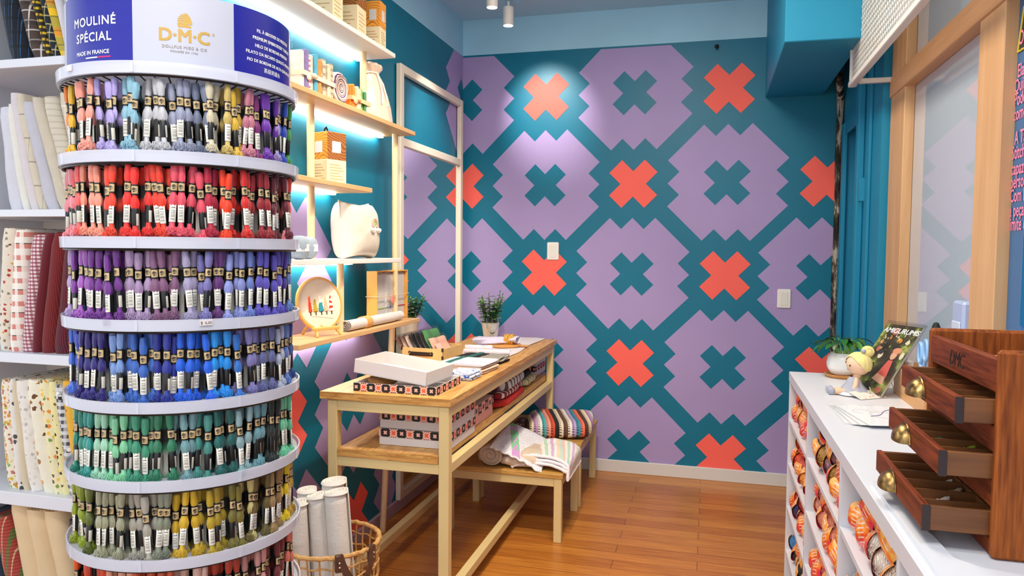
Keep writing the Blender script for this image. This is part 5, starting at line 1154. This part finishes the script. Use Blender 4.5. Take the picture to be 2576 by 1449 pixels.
CUB = {(0, 0): ('yellow', ['f2a72a', 'f0b43c', 'ee8a3a', 'e8622c', 'f0a05a']), (1, 0): ('tan', ['b98a6c', 'c99a5c', 'd8a878', '8e6470', 'b98a3c']), (2, 0): ('cream', ['ece3d4', 'efe6da', 'e6d8c4', '8c8a92', 'f2ece4']), (3, 0): ('grey', ['9a98a0', 'c8c4c8', 'e8e4e0']),
       (0, 1): ('orange', ['f0702c', 'f29a3a', 'e8502c', 'ee6a50']), (1, 1): ('peach', ['f0a088', 'f2b4a0', 'c86a50', 'ee8a70']), (2, 1): ('cream', ['e8dccc', 'f0e6da', 'e0a090']), 
       (0, 2): ('navy', ['1a1f4a', '2a2f6a', 'c8303c', '5a6a8a', 'e05a4c']), (1, 2): ('pink', ['f08a8c', 'f2a8a4', 'ee6a7c', 'f5c8c0']), (2, 2): ('pink', ['f0a0a0', 'e87a8c']), (0, 3): ('black', ['17161a', '1c1a1e', 'e6e2dc', '3a8ac8', '2a2a34']), (1, 3): ('rose', ['e87a7c', 'f2b4b0', 'f08a70', 'ee98a8'])}
CN = ['end', 'second', 'third', 'fourth']; RN = ['top', 'second', 'third', 'lowest visible']
for (ci, ri), (nm, cols) in CUB.items():
    ya, yb = DIV[ci] - .02, DIV[ci + 1] + .012; zf = ROWZ[4 - ri]
    spots_ = []
    n0 = 6; wd = (ya - yb - .1) / (n0 - 1)
    for k in range(n0): spots_.append((ya - .052 - wd * k, .0455, .056 + rd.uniform(-.006, .01)))
    for k in range(n0 - 1): 
        spots_.append((ya - .052 - wd * (k + .5), .115, .066 + rd.uniform(-.008, .016)))
    for j, (y, dz, dx) in enumerate(spots_):
        c = hx(cols[rd.randrange(len(cols))]); lay = 'bottom layer' if j < n0 else 'upper layer'; jj = j if j < n0 else j - n0
        lab = nm + ' yarn ball with orange-pink label, ' + ORD[jj] + ' in the ' + lay + ' of the ' + RN[ri] + ' cubbyhole, ' + CN[ci] + ' column'
        lab = nm + '-mix yarn ball, ' + ORD[jj] + ' in the ' + lay.split()[0] + ' layer, ' + RN[ri] + ' cubbyhole of the ' + CN[ci] + ' column'
        loc = (KX0 + dx, y, zf + dz + .0005); rot = (rd.uniform(-.7, .7), rd.uniform(-.45, .45), rd.uniform(-.45, .45)); q = rd.randrange(3)
        if q not in used:
            used.add(q); r = yp[q]; r.location = loc; r.rotation_euler = rot; r['label'] = lab
            for ch in r.children: ch.color = c
        else: dup(yp[q], loc, rot, lab, c)
# ================================================================== things on the counter
CT = .9505
m = MB(); m.lathe([(0, 0), (.062, 0), (.07, .006), (.072, .013), (.066, .014), (.06, .008), (0, .008)], 48, M=T(2.232, -1.515, CT)); tag(m.build('wooden_saucer', mat('saucer_wood', 'cf8f4a', .4, .12, 25)), 'round wooden saucer under the white plant pot', 'saucer')
pp = thing('potted_lily', 'leafy dark green plant in a round white pot at the far end of the counter', 'plant', (2.232, -1.515, CT + .0085))
m = MB(); m.lathe([(0, .0), (.034, 0), (.05, .01), (.062, .034), (.064, .052), (.058, .078), (.047, .095), (.044, .095), (.05, .078), (.04, .07), (0, .07)], 48, M=T(2.232, -1.515, CT + .0085)); m.build('pot', mat('glazed_white', 'f4f2ee', .18), pp)
fo = MB(); stm = MB(); rd = random.Random(9); LD = [mat('lily_leaf_' + c, c, .35, .15, 20) for c in ('1f4a24', '2c6a2a', '4a8f34')]
for k in range(26):
    a = k * 2.4; b0 = Vector((2.232 + .02 * math.cos(a), -1.515 + .02 * math.sin(a), CT + .08)); tp = b0 + Vector((.03 * math.cos(a), .03 * math.sin(a), rd.uniform(.05, .085)))
    stm.tube([b0, (b0 + tp) / 2 + Vector((.004, 0, .003)), tp], .0017, 5)
    leafpts(fo, tp, (math.cos(a), math.sin(a), rd.uniform(.1, .8)), rd.uniform(.065, .1), .015, rd.uniform(.8, 1.9), rd.choice((0, 0, 1, 1, 2)), n=7)
fo.build('foliage', LD, pp); stm.build('stem', mat('lily_stem', '6a9a4a', .5), pp)
# magazine on its wire stand
TH, PH, MHt, MWd = math.radians(36), math.radians(60), .32, .18
BR = Vector((2.286, -1.982, CT + .006)); e = Vector((math.cos(PH), -math.sin(PH), 0)); nb = Vector((math.sin(PH), math.cos(PH), 0)); upv = Vector((0, 0, 1)) * math.cos(TH) + nb * math.sin(TH); fn_ = e.cross(upv)
if fn_.y > 0: fn_ = -fn_
mg = thing('craft_magazine', 'glossy crochet doll magazine in a clear cover propped on a wire stand', 'magazine', tuple(BR - e * MWd / 2))
MG = lambda u, v, l=0: BR - e * (MWd * (1 - u)) + upv * (MHt * v) + fn_ * l
def slab(m, u0, u1, v0, v1, l0, l1, mi=0):
    m.add([MG(u, v, l) for u in (u0, u1) for v in (v0, v1) for l in (l0, l1)], [(0,1,3,2),(4,6,7,5),(0,4,5,1),(2,3,7,6),(0,2,6,4),(1,5,7,3)], mi)
m = MB(); slab(m, .02, .985, .015, .955, -.008, 0); m.build('pages', mat('magazine_pages', 'd6d4cc', .6), mg)
t = NT('cover_print'); co = t.obj(); n = t.noise(co, 16, 4); t.col(t.ramp(n, [(.3, hx('2a241c')), (.5, hx('4a4030')), (.58, hx('6e7a34')), (.66, hx('b9bf6a')), (.75, hx('3a3a22'))])); t.p(rough=.25)
m = MB(); slab(m, .02, .985, .015, .955, .0002, .0008); cv = m.build('cover', t.m, mg)
def blob(m, u, v, ru, rv, mi, l, n=18): m.add([MG(u + ru * math.cos(2*PI*k/n), v + rv * math.sin(2*PI*k/n), l) for k in range(n)], [list(range(n))], mi)
fig = [mat('fig_' + c, c, .6) for c in ('f0b79a', 'e8685c', 'f0a07c', '8a4a2c', 'e8921c', 'f4e2c8', 'c86a5a', 'dfe2dc', '2c2430')]
m = MB(); m.add([MG(u, v, .0014) for u, v in ((.5, .2), (.86, .14), (.74, .42), (.66, .42))], [(0, 1, 2, 3)], 0)
m.add([MG(u, v, .0015) for u, v in ((.56, .28), (.84, .24), (.76, .47), (.64, .47))], [(0, 1, 2, 3)], 1); blob(m, .7, .56, .1, .085, 3, .0012); blob(m, .7, .54, .075, .06, 0, .0016); blob(m, .72, .605, .11, .04, 2, .0017)
blob(m, .62, .74, .07, .035, 4, .0012); blob(m, .18, .7, .04, .03, 2, .0012); blob(m, .38, .86, .09, .05, 6, .0012); blob(m, .35, .52, .06, .05, 5, .0012); blob(m, .33, .56, .06, .035, 8, .0014); blob(m, .82, .07, .09, .045, 6, .0012); blob(m, .2, .6, .05, .04, 6, .0012); blob(m, .3, .32, .07, .09, 8, .0012); blob(m, .2, .3, .05, .05, 7, .0013); blob(m, .85, .73, .05, .03, 5, .0012); blob(m, .9, .55, .05, .05, 5, .0012)
rq = random.Random(4)
for q in range(70):
    u_, v_ = rq.uniform(.06, .94), rq.choice((rq.uniform(.03, .25), rq.uniform(.3, .8), rq.uniform(.74, .82)))
    if .5 < u_ < .9 and .1 < v_ < .68: continue
    blob(m, u_, v_, rq.uniform(.008, .03), rq.uniform(.006, .02), rq.choice((9, 9, 10, 5, 4, 11, 8)), .00115 + .00001 * q, 9)
m.build('cover_picture', fig + [mat('fig_g' + c, c, .6) for c in ('7f9a3c', 'c2c86a', '55602c')], cv)
m = MB(); m.text('AMIGURUMIS', .031, lambda a, b, c: MG(.52 + a / MWd, .835 + b / MHt - .0, .002 + c), 0, 'CENTER', .014, .92, .12); m.build('title_lettering', WHITEI, cv)
cf = NT('clear_magazine_cover'); cf.col((.05, .05, .05, 1)); cf.p(rough=.06, alpha=.1, spec=.7)
m = MB(); slab(m, 0, 1, 0, 1, .0022, .0026); slab(m, 0, 1, 0, 1, -.0105, -.0101); slab(m, .993, 1, 0, 1, -.0105, .0026); slab(m, 0, 1, .985, 1, -.0105, .0026); m.build('clear_sleeve', cf.m, mg)
ez = thing('wire_stand', 'cream wire stand holding up the crochet magazine', 'stand', tuple(BR - e * MWd * .5 + nb * .05 - Vector((0, 0, .005))))
CW = mat('cream_wire', 'd9caa4', .35, metal=.6); m = MB(); zf = CT + .0025
for u in (.18, .82):
    b_ = MG(u, 0, .004); lip = b_ + fn_ * .022
    m.tube([Vector((lip.x, lip.y, zf + .035)), Vector((lip.x + .004 * 1, lip.y, zf + .024)), Vector((lip.x, lip.y, zf + .012)), Vector((b_.x, b_.y, zf)), MG(u, 0, -.014) , MG(u, .6, -.0145)], .0022, 6)
    tp = MG(u, .58, -.0145); bkp = tp + nb * .07; m.tube([tp, Vector((bkp.x, bkp.y, zf)), MG(u, 0, -.014)], .0022, 6)
m.tube([MG(.18, .58, -.0145), MG(.82, .58, -.0145)], .0022, 6); m.build('wire', CW, ez)
# crochet doll
dl = thing('crochet_doll', 'blonde crochet doll in a grey dress sitting against the magazine', 'doll', (2.2, -1.93, CT))
SKIN = mat('doll_skin_yarn', 'efc6a6', .9, .05, 30, .5, 260); HAIR = mat('doll_hair_yarn', 'eede94', .9, .08, 40, .6, 200); GRD = mat('doll_grey_yarn', 'a9acbc', .95, .05, 30, .6, 240); WDR = mat('doll_white_hem', 'dedde2', .95, .02, 30, .5, 240)
HC = Vector((2.222, -1.915, 1.064))
m = MB(); m.ball(HC, .043, .043, .042, 32, 22)
m.tube([HC + Vector((0, 0, -.03)), Vector((2.213, -1.918, 1.012)), Vector((2.208, -1.918, .985)), Vector((2.205, -1.917, .957 + .012))], [.014, .012, .022, .028], 16)
for sy in (-1, 1):
    m.tube([Vector((2.212, -1.918 + .016 * sy, 1.012)), Vector((2.208, -1.92 + .032 * sy, .992)), Vector((2.198, -1.924 + .03 * sy, .968))], [.008, .0085, .008], 10)
    m.tube([Vector((2.2, -1.918 + .014 * sy, .965)), Vector((2.165, -1.93 + .016 * sy, .963)), Vector((2.135, -1.935 + .018 * sy, .963))], [.012, .0105, .0095], 10)
m.build('body', SKIN, dl)
m = MB()
MH2 = Matrix.Translation(HC) @ Matrix.Rotation(.5, 4, 'Z')
def hairf(u, v):
    a, b = 2*PI*u, -.55 + (PI/2 + .55) * v; face = math.cos(a - PI); cut = -.55 + 1.25 * max(0, face) ** 1.2
    b = max(b, cut + 0 * v) if v < .999 else PI/2
    q = 1.075 + .018 * math.sin(a * 16); return MH2 @ Vector((.043 * q * math.cos(b) * math.cos(a), .043 * q * math.cos(b) * math.sin(a), .042 * q * math.sin(b)))
m.grid(hairf, 64, 20, 0, True, True); m.ball(HC + Vector((.03, .004, .047)), .023, .023, .022, 22, 14); hb = HC + Vector((.03, .004, .047)); m.tube([hb + Vector((.017 * math.cos(i * .5), -.02, .017 * math.sin(i * .5))) * (1 - i / 30) for i in range(24)], .003, 5); m.build('hair', HAIR, dl)
m = MB(); m.ball(HC + Vector((.012, -.012, .05)), .009, .013, .008, 14, 8); m.build('hair_bow', GRD, dl)
for (dx, dy, dz) in ((-.034, -.0255, -.004), (-.0415, .0075, .004)):
    m = MB(); m.ball(HC + Vector((dx, dy, dz)) * 1.01, .0035, .0035, .0035, 10, 8); m.build('eye', BLACKP, dl)
m = MB(); m.tube([HC + Vector((-.0415, -.012, -.018)), HC + Vector((-.0405, -.015, -.021)), HC + Vector((-.038, -.0195, -.019))], .001, 5); m.build('mouth', mat('doll_mouth', 'b0604c', .8), dl)
m = MB(); m.lathe([(.014, .066), (.021, .058), (.029, .04), (.044, .022), (.06, .009)], 36, M=T(2.206, -1.922, CT), fl=.04, nf=9); m.build('dress', GRD, dl)
m = MB(); m.lathe([(.056, .010), (.066, .003), (.064, .006), (.054, .013)], 36, M=T(2.203, -1.922, CT), fl=.05, nf=9); m.build('hem', WDR, dl)
for sy in (-1, 1):
    m = MB(); m.ball((2.124, -1.936 + .019 * sy, CT + .014), .013, .0125, .0145, 18, 12)
    m.tube([Vector((2.113 - .0001 * i, -1.936 + .019 * sy + .011 * (1 - i / 20) * math.cos(i * .75), CT + .0145 + .011 * (1 - i / 20) * math.sin(i * .75))) for i in range(20)], .0022, 5); m.build('shoe', GRD, dl)
m = MB(); m.box(-.062, .062, -.03, .03, -.0006, .0006, 0, 0, T(2.245, -1.975, CT + .0105, .62, .3)); tg = tag(m.build('swing_tag', fab('tag_print', 'e9e2d8', (), [(60, .22, ['e8604c', 'b9d0c8', 'e8604c'])], bumpy=0)), 'small printed swing tag lying against the crochet doll', 'tag')
# pattern packets
pkf = NT('clear_pattern_sleeve'); pkf.col((.97, .98, 1, 1)); pkf.p(rough=.07, alpha=.22, spec=.9)
for k, (x, y, rz, lab) in enumerate(((2.19, -2.3, .02, 'clear pattern sleeve at the bottom of the pile on the counter'), (2.2, -2.315, .07, 'clear pattern sleeve second from the bottom of the pile'), (2.212, -2.325, .12, 'clear pattern sleeve third from the bottom of the pile'), (2.225, -2.335, .18, 'topmost clear pattern sleeve with blue line drawing'))):
    r = thing('pattern_sleeve', lab, 'sleeve', (x, y, CT + .003 * k), 'clear pattern sleeves on the counter'); M_ = T(x, y, CT + .003 * k, rz)
    m = MB(); m.box(-.1, .1, -.145, .145, .0003, .0015, 0, 0, M_); m.build('sheet', mat('pattern_paper', 'eef0f6', .5), r)
    m = MB(); m.box(-.108, .108, -.155, .155, .0018, .0026, 0, 0, M_); m.build('sleeve', pkf.m, r)
    if k == 3:
        m = MB(); m.tube([M_ @ Vector((.05 - .1 * q / 12, .08 - .11 * q / 12 + .01 * math.sin(q * .6), .0016)) for q in range(13)], .0018, 4); m.build('blue_line', mat('drawing_blue', '3c3f86', .6), r)
        m = MB(); m.tube([M_ @ Vector((.0 + .04 * math.cos(q * .4), .0 + .05 * math.sin(q * .4), .0015)) for q in range(14)], .0008, 4); m.tube([M_ @ Vector((-.05 + .03 * math.cos(q * .4), .05 + .03 * math.sin(q * .4), .0015)) for q in range(12)], .0008, 4); m.build('grey_line', mat('drawing_grey', '9a9cb0', .6), r)
# wooden organiser with scissors and packets behind the magazine
og = thing('wooden_organiser', 'pale wooden organiser behind the magazine stand holding scissors', 'organiser', (2.4, -2.05, CT))
WO = wood('organiser_wood', 'c98f58', 'e0b07a', 'y', 10, .5, False); m = MB(); x0, x1, y0, y1 = 2.359, 2.455, -2.245, -1.84
m.box(x0 + .001, x1 - .001, y0 + .001, y1 - .001, CT + .001, CT + .006); m.prism([(x0, y0, CT), (x0, y1, CT), (x0, y1, CT + .12), (x0, y0, CT + .05)], (.006, 0, 0)); m.prism([(x1 - .006, y0, CT), (x1 - .006, y1, CT), (x1 - .006, y1, CT + .12), (x1 - .006, y0, CT + .05)], (.006, 0, 0)); m.box(x0 + .0065, x1 - .0065, y1 - .0062, y1 - .0002, CT + .0005, CT + .119); m.box(x0 + .0065, x1 - .0065, y0 + .0002, y0 + .0062, CT + .0005, CT + .05); m.build('panels', WO, og)
sc = thing('scissors', 'scissors with light blue handles standing in the wooden organiser', 'scissors', (2.405, -2.03, CT + .01))
m = MB()
for q, (yy, zz) in enumerate(((-2.005, 1.125), (-2.055, 1.14))): m.tube([(2.405 + .004 * q, yy + .021 * math.cos(a * PI/9), zz + .036 * math.sin(a * PI/9)) for a in range(18)], .0062, 8, closed=True); m.tube([(2.405 + .004 * q, yy, zz - .034), (2.406, -2.03, 1.06)], .006, 8)
m.build('handle', mat('light_blue_plastic', '8fbdf0', .3), sc)
m = MB()
for q in (-1, 1): m.prism([(2.404 + .002 * q, -2.03 + .008 * q - .006, 1.07), (2.404 + .002 * q, -2.03 + .008 * q + .006, 1.07), (2.404 + .002 * q, -2.03 + .003 * q, CT + .012)], (.0015, 0, 0))
m.build('blade', mat('steel', 'c8ccd2', .2, metal=1), sc)
mk = thing('dark_marker', 'grey marker with a black cap standing behind the blue scissors', 'marker', (2.43, -2.085, CT + .008))
m = MB(); m.cyl((2.43, -2.085, CT + .008), (2.43, -2.085, 1.21), .012, 16); m.build('barrel', mat('marker_grey', '5e6680', .4), mk); m = MB(); m.lathe([(.0135, 0), (.0135, .03), (.008, .045), (0, .048)], 18, M=T(2.43, -2.085, 1.195)); m.build('cap', BLACKP, mk)
for k, (y, lab) in enumerate(((-1.94, 'clear packet of notions at the far end of the wooden organiser'), (-2.13, 'clear packet of notions beside the scissors in the wooden organiser'))):
    r = thing('notion_packet', lab, 'packet', (2.41, y, CT + .007), 'packets in the wooden organiser'); m = MB(); m.box(2.385, 2.388, y - .05, y + .05, CT + .007, 1.09, 0, .001); m.build('film', pkf.m, r); m = MB(); m.box(2.389, 2.391, y - .045, y + .045, CT + .008, 1.04); m.build('insert', mat('notion_insert_%d' % k, ('c9a894', 'a98fb8')[k], .6, .15, 40), r)
# ================================================================== drawer chest
HX, HY0, HY1 = 2.156, -3.473, -3.05; HX1 = 2.45; HZ = CT + .0085
ch = thing('drawer_chest', 'mahogany thread chest with three open shallow drawers and brass cup pulls', 'chest', (2.3, -3.26, HZ - .008))
m = MB(); m.box(HX, HX1, HY0, HY0 + .02, CT, 1.312, 0, .006); m.build('side_panel', MAHOGZ, ch)
m = MB(); m.box(HX, HX1, HY1 - .02, HY1, CT, 1.31, 0, .006); m.build('side_panel', MAHOGZ, ch)
m = MB(); m.box(HX1 - .012, HX1, HY0 + .02, HY1 - .02, CT, 1.3, 0, .002); m.build('back_panel', MAHOG, ch)
m = MB(); m.box(HX + .004, HX1 - .012, HY0 + .02, HY1 - .02, 1.238, 1.244); m.build('tray_floor', MAHOGI, ch)
m = MB(); m.box(HX + .001, HX + .016, HY0 + .0205, HY1 - .0205, 1.236, 1.296, 0, .003); fp = m.build('front_panel', MAHOG, ch)
m = MB(); m.text('DMC', .042, lambda a, b, c: (HX + .0006 - c, -3.245 - a, 1.252 + b), 0, 'CENTER', .004, .9, .2); m.build('engraving', mat('engraved_dark', '2a0f08', .7), fp)
m = MB()
for z0, z1 in ((1.132, 1.178), (1.036, 1.084), (.952, .982)): m.box(HX + .003, HX + .018, HY0 + .0205, HY1 - .0205, z0, z1, 0, .001)
m.build('rail', MAHOG, ch)
BRASS = NT('aged_brass'); co = BRASS.obj(); BRASS.col(BRASS.ramp(BRASS.noise(co, 60, 3), [(.35, hx('4a3c2a')), (.55, hx('9a7a4a')), (.75, hx('c8a468'))])); BRASS.p(rough=.35, metal=.9); BRASS = BRASS.m
SCR = {0: [('red', 'd83a3c', .78), ('pink', 'f06a9a', .6), ('magenta', 'd8208c', .42), ('lilac white', 'dcd8f0', .22)], 1: [('white', 'e6ece6', .75), ('bottle green', '1f6a48', .5), ('lime green', 'b9c83c', .3)], 2: [('dark red', '8a2028', .8), ('cream', 'e8dcd0', .6), ('beige', 'c9a88c', .45), ('pale pink', 'e6d6cc', .28), ('white looped', 'f4f2ee', .1)]}
for k, (xf, zt) in enumerate(((2.099, 1.226), (2.076, 1.13), (2.053, 1.03))):
    zb = zt - .047; ya, yb = HY0 + .022, HY1 - .022; xb = xf + .25; th = .012
    dr = MB(); dr.box(xf, xf + th, ya, yb, zb, zt, 0, .002); dr = dr.build('drawer', MAHOG, ch)
    m = MB(); m.box(xf + th, xb, ya + .001, ya + .011, zb + .002, zt - .002, 0, .001); m.box(xf + th, xb, yb - .011, yb - .001, zb + .002, zt - .002, 0, .001); m.box(xf + th, xb, ya + .011, yb - .011, zb + .002, zb + .006); m.box(xb - .008, xb, ya + .011, yb - .011, zb + .006, zt - .004); m.build('drawer_box', MAHOGI, dr)
    m = MB()
    for q in range(1, 6): y = ya + (yb - ya) * q / 6; m.box(xf + th, xb - .008, y - .002, y + .002, zb + .006, zt - .008)
    m.box(xf + .12, xf + .124, ya + .011, yb - .011, zb + .006, zt - .01); m.build('partition', MAHOGI, dr)
    m = MB(); m.box(xf - .0006, xf + .012, ya - .0008, ya + .004, zb + .0005, zt - .0005); m.build('dark_joint', mat('joint_dark', '2c1a18', .5), dr)
    yc = ya + (yb - ya) * .6; m = MB()
    m.grid(lambda u, v: Vector((xf - .026 * math.sin(PI/2 * v) ** 1 * math.sin(PI * u) ** .6 if 0 < u < 1 else xf, yc + .036 * math.cos(PI * u) * (1 - .0 * v), zt - .04 + .034 * math.sin(PI * u) * math.cos(PI/2 * v) ** .8)), 26, 14)
    m.tube([Vector((xf - .001, yc + .038 * math.cos(PI * i / 20), zt - .04 + .036 * math.sin(PI * i / 20))) for i in range(21)], .0022, 6); o = m.build('cup_pull', BRASS, dr)
    for (cn, c, f) in SCR[k]:
        y = ya + (yb - ya) * f; r = MB(); xx = xf + .05 + .02 * (hash_ := (len(cn) % 3))
        for q in range(3): r.tube([(xx + .016 * math.cos(i * .7 + q) + .004 * q, y + .012 * math.sin(i * .7 + q * 2), zb + .012 + .006 * q + .004 * math.sin(i + q)) for i in range(9)], .0035, 6)
        r.ball((xx, y, zb + .014), .018, .011, .007, 14, 8, wob=.2, ws=60)
        tag(r.build('thread_bundle', mat('thread_' + c, c, .7, .1, 60)), cn + ' thread bundle lying in the ' + ('upper', 'middle', 'lower')[k] + ' open drawer', 'thread', 'thread bundles in the drawers')
m = MB(); m.grid(lambda u, v: Vector((2.25 + .17 * u, -3.42 + .2 * v, 1.262 + .03 * math.sin(PI * u) * math.sin(PI * v) + .008 * math.sin(u * 40) * math.cos(v * 38))), 40, 40); o = m.build('lace_doily', mat('cream_lace', 'ece6d2', .95, .05, 60, .6, 150)); md = o.modifiers.new('thickness', 'SOLIDIFY'); md.thickness = .004; tag(o, 'crumpled cream lace doily in the open top of the mahogany chest', 'doily')
m = MB(); m.box(-.05, .05, -.003, .003, 0, .11, 0, .001, T(2.33, -3.35, 1.25, .5, .35)); tag(m.build('green_booklet', mat('lime_print', 'c9cf7a', .5, .2, 40)), 'lime green booklet sticking out of the open top of the chest', 'booklet')
m = MB(); m.box(2.2, 2.3, -3.2, -3.12, 1.2445, 1.262, 0, .001); tag(m.build('small_wooden_box', WO), 'small pale wooden box inside the open top of the chest', 'box')
